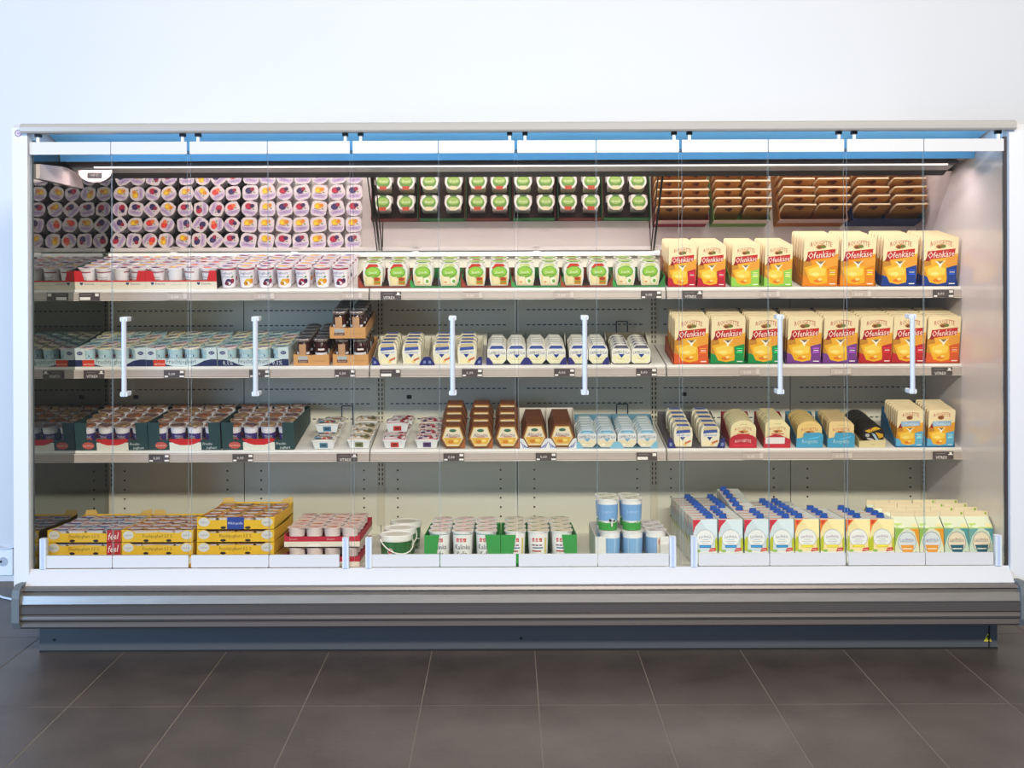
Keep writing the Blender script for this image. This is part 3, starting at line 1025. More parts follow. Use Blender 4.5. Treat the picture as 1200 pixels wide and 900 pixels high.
    return Proto('cheese_pack', 'cheese', [('pack', mb), ('front_print', pr_)])


ACC = {'crimson': (186, 30, 52), 'light green': (150, 204, 84), 'orange': (226, 134, 24), 'blue': (24, 60, 140), 'vermilion': (222, 92, 40), 'green': (24, 142, 72), 'purple': (120, 62, 140), 'red': (190, 36, 44)}
def wall_tray(W, D, hs, hb, colr, flap=None):
    """shallow tray whose side and back walls rise behind the packs"""
    t = 0.002
    mb = MB()
    m = M(colr, 0.6)
    mb.box(-W / 2, 0, 0, W / 2, D, t, m)
    for x0 in (-W / 2, W / 2 - t):
        mb.extrude_x([(0, 0), (D, 0), (D, hb), (D * 0.7, hb * 0.8), (0.01, hs)], x0, x0 + t, m)
    mb.box(-W / 2, D - t, 0, W / 2, D, hb, m)
    if flap:
        mb.box(-W / 2, D, hb * 0.55, W / 2, D + 0.0015, hb, M(flap, 0.6))
    return mb


def packs_block(level, cols, H, T, n, variant, trayname, extra_w=0.006, W=None, posword='', gap=0.001, hb=0.06, blue=False, traycol=None, v0=0.012):
    X0, X1 = pxX(cols[0][0], SHY), pxX(cols[-1][1], SHY)
    acc = ACC[variant] if variant in ACC else (96, 176, 214)
    key = (variant, round(H, 3), round(W, 3))
    if key not in _packs:
        base = (236, 150, 30) if variant == 'orange' else (240, 176, 50)
        _packs[key] = cheese_pack(W, H, T, acc, base=base, blue=blue)
    pk = _packs[key]
    tw_ = X1 - X0 + extra_w
    tr = Proto('display_carton', 'carton', [('carton_walls', wall_tray(tw_, v0 + n * (T + 0.0025) + 0.008, 0.02, hb, lum(traycol or acc, 0.8), (226, 196, 186) if level == 1 and variant != 'blue' else None))])
    tr.place(at(level, (X0 + X1) / 2, 0.004), f'{variant} carton around {trayname}', 'cheese cartons')
    for i, (a, b) in enumerate(cols):
        X = (pxX(a, SHY) + pxX(b, SHY)) / 2
        for j in range(n):
            cw = ('left column' if i == 0 else 'right column') if len(cols) == 2 else ''
            lab = ', '.join(t for t in (f'{variant} and cream baked cheese pack', cw, roww(j, n), trayname) if t)
            pk.place(at(level, X + rnd.uniform(-.0012, .0012), v0 + (T + 0.0025) * j, 0.0025, rnd.uniform(-.015, .015), 0.0), lab, 'baked cheese packs')


_packs = {}
W1, H1 = 0.116, 0.176
packs_block(1, [(784, 814.5), (817.5, 850)], H1, 0.038, 6, 'crimson', 'crimson carton, top shelf', W=W1, hb=0.12)
packs_block(1, [(858, 890), (896, 928)], H1, 0.038, 6, 'light green', 'light green carton, top shelf', W=W1, hb=0.12)
W2, H2 = 0.145, 0.206
packs_block(1, [(941, 981.5), (985, 1026)], H2, 0.038, 6, 'orange', 'orange carton, top shelf', W=W2, hb=0.13)
packs_block(1, [(1034, 1075), (1081, 1122)], H2, 0.038, 6, 'blue', 'blue carton, top shelf', W=W2, hb=0.13)
W3, H3 = 0.142, 0.198
teal = (40, 130, 150)
packs_block(2, [(789, 830)], H3, 0.034, 6, 'vermilion', 'far left block, second shelf', W=W3, hb=0.07)
packs_block(2, [(832.5, 873), (876, 917)], H3, 0.034, 6, 'green', 'green carton, second shelf', W=W3, hb=0.07)
packs_block(2, [(921.5, 963), (964.5, 1005)], H3, 0.034, 6, 'purple', 'purple carton, second shelf', W=W3, hb=0.07)
packs_block(2, [(1006.5, 1045), (1046, 1084)], H3, 0.034, 6, 'red', 'red carton, second shelf', W=W3 - 0.006, hb=0.07)
packs_block(2, [(1086, 1124)], H3, 0.034, 6, 'vermilion', 'rightmost block, second shelf', W=W3 - 0.006, hb=0.07)
packs_block(3, [(1050, 1081.5), (1086.5, 1118)], 0.158, 0.023, 7, 'pale blue', 'large blue carton, third shelf', W=0.112, hb=0.12, blue=True, traycol=(40, 130, 190))

# ---- second shelf, left: fruit yoghurt cartons
lidcols = [(222, 196, 192), (184, 204, 196), (204, 200, 160), (150, 184, 190), (222, 214, 196)]
def twin_lid(c, k):
    return [('P', [(0.03, 0.3), (0.97, 0.36), (0.97, 0.6), (0.03, 0.66)], c), ('E', 0.5, 0.5, 0.28, 0.16, (70, 84, 130)), ('T', 'Zott', 0.5, 0.5, 0.3, {}, (232, 236, 240)),
            ('E', 0.28, 0.22, 0.2, 0.09, lum(c, 0.45)), ('P', [(0.1, 0.68), (0.6, 0.74), (0.56, 0.8), (0.1, 0.76)], (50, 60, 90)), ('E', 0.74, 0.78, 0.15, 0.1, (40, 100, 110) if k % 2 else (150, 60, 70))]
z_art = [('R', 0.05, 0.0, 0.95, 0.9, (176, 206, 214)), ('E', 0.42, 0.55, 0.24, 0.16, (44, 50, 120)), ('T', 'Zott', 0.42, 0.55, 0.32, {'tall': 1.1}, (236, 238, 246)), ('E', 0.72, 0.3, 0.08, 0.1, (190, 50, 60)), ('E', 0.3, 0.25, 0.08, 0.05, (226, 190, 80))]
zcups = [Proto('yoghurt_cup', 'yoghurt', [('cup', cup_mb(0.027, 0.031, 0.070, (222, 228, 226), z_art)), ('lid', lid_mb(0.0345, 0.070, twin_lid(c, k), sq=True, seed=k, rim=lum(c, 1.12)))]) for k, c in enumerate(lidcols)]
def wave_carton(tagkind):
    c = (204, 218, 220)
    navy = (34, 44, 88)
    it = [('P', [(0, 0), (0.38, 0.0), (0.28, 0.10), (0.18, 0.28), (0.08, 0.36), (0, 0.36)], navy), ('P', [(1, 0), (0.62, 0.0), (0.72, 0.10), (0.82, 0.30), (0.92, 0.38), (1, 0.38)], navy),
          ('T', 'Fruchtjoghurt', 0.5, 0.27, 0.42, {'tall': 1.25}, (70, 100, 120)),
          ('E', 0.07, 0.73, 0.042, 0.10, (50, 56, 112)), ('T', 'Zott', 0.07, 0.73, 0.055, {}, (230, 236, 240)), ('E', 0.93, 0.73, 0.042, 0.10, (50, 56, 112)), ('T', 'Zott', 0.93, 0.73, 0.055, {}, (230, 236, 240))]
    if tagkind == 'red':
        it += [('R', 0.10, 0.0, 0.27, 0.36, (214, 58, 34)), ('T', 'AKTION', 0.185, 0.12, 0.14, {}, (244, 230, 210))]
    else:
        it += [('T', '0,1%', 0.14, 0.18, 0.14, {'tall': 1.2}, (236, 240, 244)), ('T', '0,1%', 0.84, 0.18, 0.14, {'tall': 1.2}, (236, 240, 244))]
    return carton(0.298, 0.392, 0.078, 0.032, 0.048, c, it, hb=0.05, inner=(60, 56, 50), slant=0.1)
zc = {k: Proto('display_carton', 'carton', wave_carton(k)) for k in ('red', 'pct')}
for q, (px, k, nm) in enumerate(((129.5, 'red', 'left'), (212.5, 'red', 'middle'), (296.5, 'pct', 'right'))):
    X = pxX(px, SHY)
    zc[k].place(at(2, X, 0.003), f'{nm} pale blue and navy fruit yoghurt carton on the second shelf', 'blue cartons on the second shelf')
    grid(zcups, 2, [X + d for d in (-0.108, -0.036, 0.036, 0.108)], [0.042 + 0.070 * r for r in range(5)], 'pale yoghurt cup', nm + ' pale blue carton, second shelf',
         'yoghurt cups in pale blue cartons', up=0.0026, rot=0.12, order=lambda i, j: i * 2 + j * 3)

# ---- jars in kraft cartons
def jar(kind):
    mb = MB()
    brown = M((58, 26, 22), 0.15, coat=0.6)
    mb.lathe([(0.0255, 0), (0.029, 0.006), (0.029, 0.078), (0.024, 0.092), (0.0265, 0.098)], brown, n=14)
    lb = MB()
    f = cyl(0.0292, 0.0292, 0.1)
    W = 0.075
    if kind == 0:
        it = [('R', 0.3, 0.02, 0.7, 0.86, (196, 150, 112)), ('R', 0.36, 0.1, 0.64, 0.14, (150, 106, 74)), ('R', 0.08, 0.42, 0.28, 0.52, (222, 220, 226)), ('R', 0.72, 0.42, 0.92, 0.52, (222, 220, 226)), ('R', 0.02, 0.0, 0.98, 0.12, (160, 100, 66))]
    else:
        it = [('R', 0.12, 0.2, 0.88, 0.5, (226, 226, 232)), ('R', 0.2, 0.02, 0.8, 0.2, (176, 110, 70)), ('R', 0.3, 0.08, 0.7, 0.24, (90, 50, 44)), ('R', 0.34, 0.6, 0.7, 0.68, (240, 226, 220)), ('R', 0.02, 0.0, 0.98, 0.03, (160, 100, 66))]
    lb.art(it, lambda a, b, k: f(a - W / 2, b, k), W, 0.1)
    lid = MB()
    n = 20
    foil = M((150, 142, 138), 0.32, metal=0.6)
    foil2 = M((74, 78, 90), 0.35, metal=0.5)
    def ring(r, z, wob):
        return [((r + wob * (k % 2)) * math.sin(2 * math.pi * k / n), -(r + wob * (k % 2)) * math.cos(2 * math.pi * k / n), z) for k in range(n)]
    rs = [ring(0.028, 0.096, 0.003), ring(0.031, 0.104, 0.003), ring(0.027, 0.1085, 0.001), ring(0.018, 0.110, 0)]
    for a, b, m_ in ((0, 1, foil), (1, 2, foil), (2, 3, foil2)):
        lid.faces(rs[a] + rs[b], [(k, (k + 1) % n, n + (k + 1) % n, n + k) for k in range(n)], m_)
    lid.face(rs[3], foil2)
    return Proto('dessert_jar', 'dessert jar', [('jar', mb), ('paper_label', lb), ('foil_lid', lid)])
jars = [jar(0), jar(1)]
kr = (212, 156, 96)
kraft = Proto('kraft_carton', 'carton', carton(0.150, 0.345, 0.048, 0.046, 0.03, kr,
      [('R', 0.13, 0.52, 0.40, 0.86, (176, 180, 180)), ('R', 0.12, 0.26, 0.41, 0.52, (110, 70, 56)), ('T', 'Dessert', 0.265, 0.39, 0.22, {}, (220, 200, 180)), ('R', 0.55, 0.4, 0.9, 0.44, (176, 120, 76)), ('E', 0.5, 1.0, 0.03, 0.08, (90, 50, 30))], hb=0.048, inner=(120, 84, 50)))
for px, up, cnm, wh in ((364.5, 0, 'left', 'lower left'), (410.5, 0, 'right', 'lower right'), (408, 0.117, 'upper', 'upper')):
    X = pxX(px, SHY)
    kraft.place(at(2, X, 0.004, up), {'left': 'kraft cardboard carton of jars beside the blue cartons, second shelf', 'right': 'kraft cardboard carton of jars carrying another carton, second shelf', 'upper': 'kraft cardboard carton of jars stacked on top, second shelf'}[cnm], 'kraft cartons of jars')
    grid(jars, 2, [X - 0.0365, X + 0.0365], [0.042 + 0.067 * r for r in range(5)], 'brown dessert jar', wh + ' kraft carton, second shelf', 'dessert jars', up=up + 0.0024, rot=0.1,
         order=(lambda i, j: i) if cnm != 'upper' else (lambda i, j: 0))

# ---- small cream packs with navy crest
def crest_pack(T=0.034):
    mb = MB()
    out = [(-0.036, 0), (0.036, 0), (0.040, 0.05), (0.037, 0.078), (0.026, 0.089), (-0.026, 0.089), (-0.037, 0.078), (-0.040, 0.05)]
    mb.prism(out, 0, T, M((238, 230, 204), 0.4), M((226, 220, 200), 0.45))
    p = MB()
    it = [('P', [(0.10, 0.80), (0.90, 0.80), (0.80, 0.98), (0.2, 0.98)], (206, 186, 140)), ('P', [(0.12, 0.64), (0.88, 0.70), (0.84, 0.84), (0.16, 0.80)], (60, 84, 164)),
          ('R', 0.1, 0.5, 0.9, 0.62, (236, 236, 240)), ('T', 'GÉRAMONT', 0.5, 0.56, 0.72, {'tall': 1.2}, (40, 50, 110)), ('P', [(0.32, 0.48), (0.62, 0.48), (0.47, 0.30)], (30, 60, 140)),
          ('P', [(0.55, 0.2), (0.9, 0.34), (0.9, 0.24), (0.62, 0.12)], (206, 110, 60)), ('E', 0.36, 0.16, 0.24, 0.12, (244, 232, 186)), ('E', 0.6, 0.1, 0.1, 0.05, (236, 200, 110))]
    p.art(it, lambda a, b, k: (a - 0.04, -k * EPS, b), 0.08, 0.089)
    t = MB()
    t.face([(x * 0.62, 0.002 + y, 0.0893) for x, y in ((-0.04, 0), (0.04, 0), (0.04, T - 0.004), (-0.04, T - 0.004))], M((80, 100, 170), 0.4))
    return Proto('cheese_pack', 'cheese', [('pack', mb), ('front_print', p), ('top_stripe', t)])
crest = crest_pack()
def corner_tray(W, D, flapc, wallc, h=0.036, fw=0.034, stripes=False, hb=0.03, txt=None):
    mb = wall_tray(W, D, 0.02, hb, wallc)
    p = MB()
    m = M(flapc, 0.5)
    for s in (-1, 1):
        out = [(s * W / 2, 0), (s * (W / 2 - fw), 0), (s * (W / 2 - fw * 0.85), h * 0.35), (s * (W / 2 - fw * 0.4), h * 0.95), (s * W / 2, h)]
        if s > 0: out = out[::-1]
        out = out if s < 0 else out
        p.prism(out, -0.002, 0.0, m)
        if stripes:
            for q in range(4):
                x0 = s * (W / 2 - 0.004 - q * fw * 0.2)
                x1 = s * (W / 2 - 0.004 - q * fw * 0.2 - fw * 0.18)
                zt = h * (0.8 - 0.2 * q)
                p.face([(x0, -0.0024, zt * 0.95), (x0, -0.0024, zt * 0.8), (x1 - s * 0.004, -0.0024, 0.002), (x1 - s * 0.006, -0.0024, 0.006)], M((60, 90, 170), 0.5))
        elif txt:
            p.face([(s * (W / 2 - 0.006), -0.0024, h * 0.2), (s * (W / 2 - 0.018), -0.0024, h * 0.2), (s * (W / 2 - 0.016), -0.0024, h * 0.5), (s * (W / 2 - 0.006), -0.0024, h * 0.55)], M((130, 140, 190), 0.5))
    return Proto('display_carton', 'carton', [('carton_walls', mb), ('corner_flaps', p)])
ct = corner_tray(0.232, 0.30, (34, 40, 110), (222, 216, 200), txt='x', hb=0.06)
for (c0, c1, nm) in ((454, 482, 'left'), (517.5, 547, 'right')):
    X = (pxX(c0, SHY) + pxX(c1, SHY)) / 2
    ct.place(at(2, X, 0.006), f'{nm} white carton with navy corners in the middle of the second shelf', 'navy cornered cartons')
    grid([crest], 2, [pxX(c0, SHY), pxX(c1, SHY)], [0.014 + 0.062 * r for r in range(4)], 'small cream cheese pack', nm + ' navy-cornered carton, second shelf', 'cream cheese packs', up=0.0025, rot=0.03)
ct3 = corner_tray(0.240, 0.34, (34, 40, 110), (90, 84, 90), txt='x', h=0.045, hb=0.06)
X = (pxX(800, SHY) + pxX(831, SHY)) / 2
ct3.place(at(3, X, 0.004), 'dark carton with navy corners on the third shelf', 'navy cornered cartons')
grid([crest], 3, [pxX(800.5, SHY), pxX(832, SHY)], [0.012 + 0.062 * r for r in range(5)], 'small cream cheese pack', 'navy-cornered carton, third shelf', 'cream cheese packs on the third shelf', up=0.0025, rot=0.03)

# ---- eight sided packs
def octo(W, H, T, c_top, c_body, c_low, blue=(30, 60, 140), round_=False, side=(226, 224, 214)):
    mb = MB()
    if round_:
        out = [(-W / 2, 0.008), (-W / 2 + 0.01, 0), (W / 2 - 0.01, 0), (W / 2, 0.008)] + [(W / 2 * math.cos(t * math.pi / 8), H - W / 2 * 0.8 + W / 2 * 0.8 * math.sin(t * math.pi / 8)) for t in range(0, 9)]
    else:
        out = [(-W / 2 + 0.016, 0), (W / 2 - 0.016, 0), (W / 2, 0.018), (W / 2, H - 0.022), (W / 2 - 0.018, H), (-W / 2 + 0.018, H), (-W / 2, H - 0.022), (-W / 2, 0.018)]
    mb.prism(out, 0, T, M(c_body, 0.4), M(side, 0.45))
    p = MB()
    it = [('P', [(0.22, 0.02), (0.78, 0.02), (0.97, 0.22), (0.97, 0.42), (0.03, 0.42), (0.03, 0.22)], c_low),
          ('P', [(0.10, 0.80), (0.90, 0.80), (0.78, 0.965), (0.22, 0.965)], c_top), ('E', 0.5, 0.84, 0.2, 0.04, lum(c_top, 1.2)),
          ('T', 'CAMBOZOLA', 0.5, 0.60, 0.9, {'tall': 1.5, 'arc': 0.03}, (44, 56, 104)), ('P', [(0.36, 0.5), (0.68, 0.5), (0.52, 0.3)], blue),
          ('R', 0.3, 0.22, 0.7, 0.25, (220, 200, 130)), ('E', 0.35, 0.16, 0.1, 0.05, (250, 244, 214))]
    p.art(it, lambda a, b, k: (a - W / 2, -k * EPS, b), W, H)
    return Proto('cheese_pack', 'cheese', [('pack', mb), ('front_print', p)])
oc = octo(0.080, 0.081, 0.030, (58, 80, 150), (238, 236, 228), (240, 234, 196))
oc_r = octo(0.080, 0.081, 0.030, (90, 90, 110), (240, 238, 226), (240, 234, 190), round_=True)
oc_tr = corner_tray(0.172, 0.24, (50, 48, 120), (70, 76, 74), h=0.032, fw=0.03, hb=0.085)
oc_tr2 = corner_tray(0.172, 0.24, (226, 222, 210), (90, 84, 64), h=0.006, fw=0.01, hb=0.085)
for t, (c0, c1) in enumerate(((582, 605), (628.5, 651), (678, 701), (728, 751))):
    X = (pxX(c0, SHY) + pxX(c1, SHY)) / 2
    wh = colw(t, 4) + ' small carton, middle second shelf'
    (oc_tr if t < 3 else oc_tr2).place(at(2, X, 0.006), f'{colw(t, 4)} of four low open cartons of octagonal cheese packs, second shelf', 'low cartons of octagonal packs')
    for i, p in enumerate((c0, c1)):
        for j in range(5):
            (oc if t < 3 else oc_r).place(at(2, pxX(p, SHY) + rnd.uniform(-.0008, .0008), 0.012 + 0.044 * j, 0.0025, rnd.uniform(-.03, .03)),
                f'octagonal cheese pack, {"left" if i == 0 else "right"} column, {roww(j, 5)}, {wh}', 'small cheese packs on the second shelf')
lb = octo(0.080, 0.076, 0.027, (120, 172, 200), (226, 228, 228), (232, 220, 190), blue=(120, 176, 206), side=(190, 206, 214))
lb_tr = corner_tray(0.172, 0.235, (130, 186, 212), (96, 140, 160), h=0.030, fw=0.03, hb=0.08)
for t, (c0, c1) in enumerate(((687, 710), (734.5, 757.5))):
    X = (pxX(c0, SHY) + pxX(c1, SHY)) / 2
    nm = 'left' if t == 0 else 'right'
    lb_tr.place(at(3, X, 0.004), f'{nm} of two light blue open cartons on the third shelf', 'light blue low cartons')
    grid([lb], 3, [pxX(c0, SHY), pxX(c1, SHY)], [0.010 + 0.036 * r for r in range(6)], 'light blue cheese pack', nm + ' light blue carton, third shelf', 'light blue cheese packs', up=0.0025, rot=0.03)

# ---- third shelf, left: dark green cartons
brown_l = [((176, 100, 50), (66, 36, 34)), ((96, 54, 52), (60, 36, 80)), ((170, 146, 96), (100, 44, 38)), ((124, 50, 46), (220, 206, 196))]
def band_lid(a, b):
    return [('R', 0.12, 0.3, 0.88, 0.72, a), ('E', 0.5, 0.5, 0.3, 0.14, b), ('T', 'Frucht', 0.5, 0.5, 0.4, {}, (230, 214, 190)), ('E', 0.7, 0.22, 0.14, 0.1, lum(a, 1.3))]
g_art = [('R', 0.0, 0.05, 1.0, 0.62, (64, 48, 116)), ('R', 0.0, 0.62, 1.0, 0.86, (236, 232, 236)), ('T', 'Müller', 0.5, 0.46, 0.4, {}, (226, 220, 236)), ('E', 0.62, 0.24, 0.16, 0.12, (190, 70, 60)), ('E', 0.42, 0.2, 0.12, 0.1, (226, 200, 180)), ('R', 0.3, 0.34, 0.7, 0.37, (200, 180, 120))]
gcups = [Proto('yoghurt_cup', 'yoghurt', [('cup', cup_mb(0.0255, 0.031, 0.078, (222, 216, 222), g_art)), ('lid', lid_mb(0.0345, 0.078, band_lid(*c), seed=k, rim=(160, 138, 116) if k % 2 else (132, 98, 84)))]) for k, c in enumerate(brown_l)]
dg = (28, 62, 62)
gart = [('P', [(0.0, 0.0), (1, 0), (1, 0.001), (0, 0.001)], dg), ('R', 0.29, 0.0, 0.73, 0.28, (228, 226, 214)),
        ('P', [(0.29, 0.40), (0.29, 0.34), (0.36, 0.24), (0.44, 0.18), (0.58, 0.18), (0.66, 0.24), (0.73, 0.34), (0.73, 0.40)], (204, 30, 34)),
        ('E', 0.175, 0.17, 0.085, 0.13, (196, 84, 74)), ('T', 'Landliebe', 0.175, 0.17, 0.14, {}, (236, 210, 190)),
        ('T', 'Frucht-', 0.82, 0.23, 0.14, {'shear': 0.2, 'tall': 1.1}, (220, 228, 226)), ('T', 'joghurt', 0.87, 0.09, 0.15, {'shear': 0.2, 'tall': 1.1}, (220, 228, 226))]
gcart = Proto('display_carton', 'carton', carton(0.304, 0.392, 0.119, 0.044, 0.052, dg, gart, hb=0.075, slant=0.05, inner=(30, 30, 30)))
for px, nm in ((130.5, 'left'), (215.8, 'middle'), (302, 'right')):
    X = pxX(px, SHY)
    gcart.place(at(3, X, 0.003), f'{nm} dark green fruit yoghurt carton on the third shelf', 'dark green cartons')
    grid(gcups, 3, [X + d for d in (-0.1095, -0.0365, 0.0365, 0.1095)], [0.044 + 0.0715 * r for r in range(5)], 'brown-lidded yoghurt cup', nm + ' dark green carton, third shelf',
         'yoghurt cups in dark green cartons', up=0.0026 + 0.016, rot=0.4, order=lambda i, j: i + j * 3)
    # corrugated riser inside the carton
    rs = MB().box(-0.148, 0.003, 0.0025, 0.148, 0.385, 0.0182, M((120, 90, 60), 0.7))
    r_ = Proto('carton_riser', 'riser', [('riser', rs)]).place(at(3, X, 0.004), f'corrugated card riser inside the {nm} dark green carton', 'card risers')

# ---- rectangular tubs
def tub(c1, c2, c3):
    mb = MB()
    mb.box(-0.047, 0, 0, 0.047, 0.068, 0.034, M((228, 230, 228), 0.3), taper=0.84)
    mb.box(-0.050, -0.003, 0.034, 0.050, 0.071, 0.037, M((236, 236, 236), 0.3))
    lb_ = MB().art([('R', 0.32, 0.15, 0.68, 0.8, c1), ('R', 0.4, 0.35, 0.6, 0.6, lum(c1, 0.6))], lambda a, b, k: (a - 0.047, -0.0012 + 0.0055 * (1 - b / 0.034) - k * EPS, b), 0.094, 0.034)
    rr = random.Random(c1[0] + c2[1])
    it = [('R', 0.04, 0.06, 0.96, 0.94, lum(c2, 1.15))]
    for q in range(24):
        cc = (c1, c2, c3)[q % 3]
        it.append(('E', rr.uniform(0.14, 0.86), rr.uniform(0.14, 0.86), rr.uniform(0.06, 0.13), rr.uniform(0.05, 0.12), lum(cc, rr.uniform(0.8, 1.15))))
    it.append(('R', 0.3, 0.38, 0.7, 0.62, (240, 238, 232)))
    it.append(('T', 'Salat', 0.5, 0.5, 0.34, {'shear': 0.2}, lum(c1, 0.6)))
    ld = MB()
    # domed film lid
    vs = []
    nx, ny = 7, 5
    for jy in range(ny):
        for ix in range(nx):
            u, v = ix / (nx - 1), jy / (ny - 1)
            vs.append((-0.049 + 0.098 * u, -0.002 + 0.072 * v, 0.0375 + 0.010 * math.sin(math.pi * u) ** 0.5 * math.sin(math.pi * v) ** 0.5 if 0 < u < 1 and 0 < v < 1 else 0.0373))
    ld.faces(vs, [(jy * nx + ix, jy * nx + ix + 1, (jy + 1) * nx + ix + 1, (jy + 1) * nx + ix) for jy in range(ny - 1) for ix in range(nx - 1)], M((232, 226, 222), 0.3), True)
    def dome(a, b, k):
        u, v = min(.999, max(.001, a / 0.098)), min(.999, max(.001, b / 0.072))
        return (-0.049 + a, -0.002 + b, 0.0378 + 0.0102 * math.sin(math.pi * u) ** 0.5 * math.sin(math.pi * v) ** 0.5 + k * EPS)
    ld.art(it, dome, 0.098, 0.072)
    return Proto('snack_tub', 'tub', [('tub', mb), ('side_label', lb_), ('lid', ld)])
tubs = {'blue': tub((70, 120, 150), (150, 130, 80), (180, 70, 80)), 'olive': tub((110, 116, 70), (170, 140, 80), (120, 60, 60)), 'red': tub((196, 50, 40), (140, 40, 70), (226, 226, 226)), 'purple': tub((80, 50, 110), (170, 60, 70), (220, 210, 210))}
for px, k, nm, rows in ((378.5, 'blue', 'blue-printed', (0.004, 0.08, 0.165, 0.27)), (420, 'olive', 'olive-printed', (0.012, 0.09, 0.17, 0.28)), (462, 'red', 'red-printed', (0.008, 0.085, 0.165, 0.29)), (500.5, 'purple', 'purple-printed', (0.008, 0.085, 0.165, 0.26))):
    for j, v in enumerate(rows):
        up = 0.0005
        tubs[k].place(at(3, pxX(px, SHY) + rnd.uniform(-.004, .004), v, up, rnd.uniform(-.05, .05)), f'shallow {nm} snack tub, {roww(j, 4)} of its column, third shelf', 'snack tubs')
    if k in ('blue', 'red'):
        tubs[k].place(at(3, pxX(px, SHY) + 0.003, rows[1] + 0.004, 0.0475, 0.04), f'shallow {nm} snack tub stacked on the second row tub', 'snack tubs')

# ---- hexagonal brown packs
def hexpack(T, plain=False):
    W, H = 0.108, 0.098
    def hx(k, cz=0.052):
        return [(-0.030 * k, cz - 0.050 * k), (0.030 * k, cz - 0.050 * k), (0.053 * k, cz - 0.008 * k), (0.034 * k, cz + 0.048 * k), (-0.034 * k, cz + 0.048 * k), (-0.053 * k, cz - 0.008 * k)]
    mb = MB()
    br = M((122, 70, 36), 0.45)
    mb.prism(hx(1), 0, T, br, M((112, 62, 32), 0.5))
    if not plain:
        mb.prism([(0.012, 0.0015), (0.050, 0.0015), (0.052, 0.044), (0.02, 0.03)], 0.0005, T - 0.001, M((170, 96, 44), 0.5))
    p = MB()
    p.prism(hx(0.86), -0.0016, 0, M((214, 180, 96), 0.4))
    p.prism(hx(0.79), -0.0024, -0.0014, M((236, 222, 196), 0.4))
    p.art([('P', [(0.26, 0.18), (0.74, 0.18), (0.86, 0.48), (0.14, 0.48)], (228, 178, 70)), ('E', 0.5, 0.80, 0.14, 0.07, (60, 110, 80)), ('T', 'Almette', 0.5, 0.60, 0.56, {'shear': 0.15, 'tall': 1.3}, (96, 84, 130)),
           ('E', 0.42, 0.30, 0.12, 0.08, (214, 130, 40)), ('E', 0.62, 0.34, 0.1, 0.07, (244, 214, 120)), ('R', 0.36, 0.5, 0.66, 0.53, (190, 60, 50))],
          lambda a, b, k: (a - W / 2, -0.0024 - k * EPS, b), W, H)
    return Proto('cheese_pack', 'cheese', [('pack', mb), ('hexagon_label', p)])
hp = hexpack(0.058)
for q, (px, n) in enumerate(((530, 4), (562.5, 4), (594, 4))):
    for j in range(n):
        v = 0.008 + 0.066 * j
        hp.place(at(3, pxX(px, SHY) + 0.004 * j * (1 if q < 2 else 1.2) * 0, v, 0.0008 + 0.0125 * j, rnd.uniform(-.05, .05)), f'brown hexagonal cheese pack, {["left", "middle", "right"][q]} of three wide columns, {roww(j, n)}, third shelf', 'brown hexagonal packs')
hp2 = hexpack(0.036, True)
st = corner_tray(0.122, 0.27, (232, 232, 236), (228, 222, 210), h=0.045, fw=0.036, stripes=True, hb=0.10)
for q, px in enumerate((625.5, 658)):
    nm = 'left' if q == 0 else 'right'
    st.place(at(3, pxX(px, SHY), 0.004), f'{nm} white carton with blue striped corners, third shelf', 'striped cornered cartons')
    for j in range(6):
        hp2.place(at(3, pxX(px, SHY) + rnd.uniform(-.001, .001), 0.010 + 0.0395 * j, 0.0025, rnd.uniform(-.02, .02)), f'brown hexagonal cheese pack, {roww(j, 6)}, {nm} blue-striped carton, third shelf', 'brown hexagonal packs in striped cartons')

# ---- cream arched packs in red and light blue cartons
def soft_pack(W, H, T, shape, cream=(240, 226, 180), logo=(190, 70, 60)):
    if shape == 'arch':
        out = [(-W / 2, 0), (W / 2, 0), (W / 2, H * 0.66)] + [(W / 2 * math.cos(t * math.pi / 8), H * 0.68 + H * 0.32 * math.sin(t * math.pi / 8)) for t in range(0, 9)] + [(-W / 2, H * 0.66)]
        out = out[:3] + out[3:12] + out[12:]
    elif shape == 'wedge':
        out = [(-W / 2, 0), (W / 2, 0), (W / 2, H * 0.72), (W * 0.2, H), (-W * 0.34, H), (-W / 2, H * 0.84)]
    else:
        out = [(-W / 2, 0), (W / 2, 0), (W / 2, H * 0.85), (W * 0.36, H), (-W * 0.42, H), (-W / 2, H * 0.9)]
    mb = MB()
    mb.prism(out, 0, T, M(cream, 0.45), M(lum(cream, 0.86), 0.5))
    p = MB()
    p.art([('T', 'ROUGETTE', 0.5, 0.70, 0.66, {'arc': 0.04, 'tall': 1.3}, logo), ('E', 0.5, 0.58, 0.2, 0.05, (206, 140, 60)), ('E', 0.46, 0.56, 0.08, 0.04, (130, 70, 40)), ('R', 0.25, 0.46, 0.75, 0.5, lum(logo, 1.1)), ('R', 0.36, 0.84, 0.64, 0.86, (206, 180, 130))],
          lambda a, b, k: (a - W / 2, -k * EPS, b), W, H)
    return Proto('cheese_pack', 'cheese', [('pack', mb), ('front_print', p)])
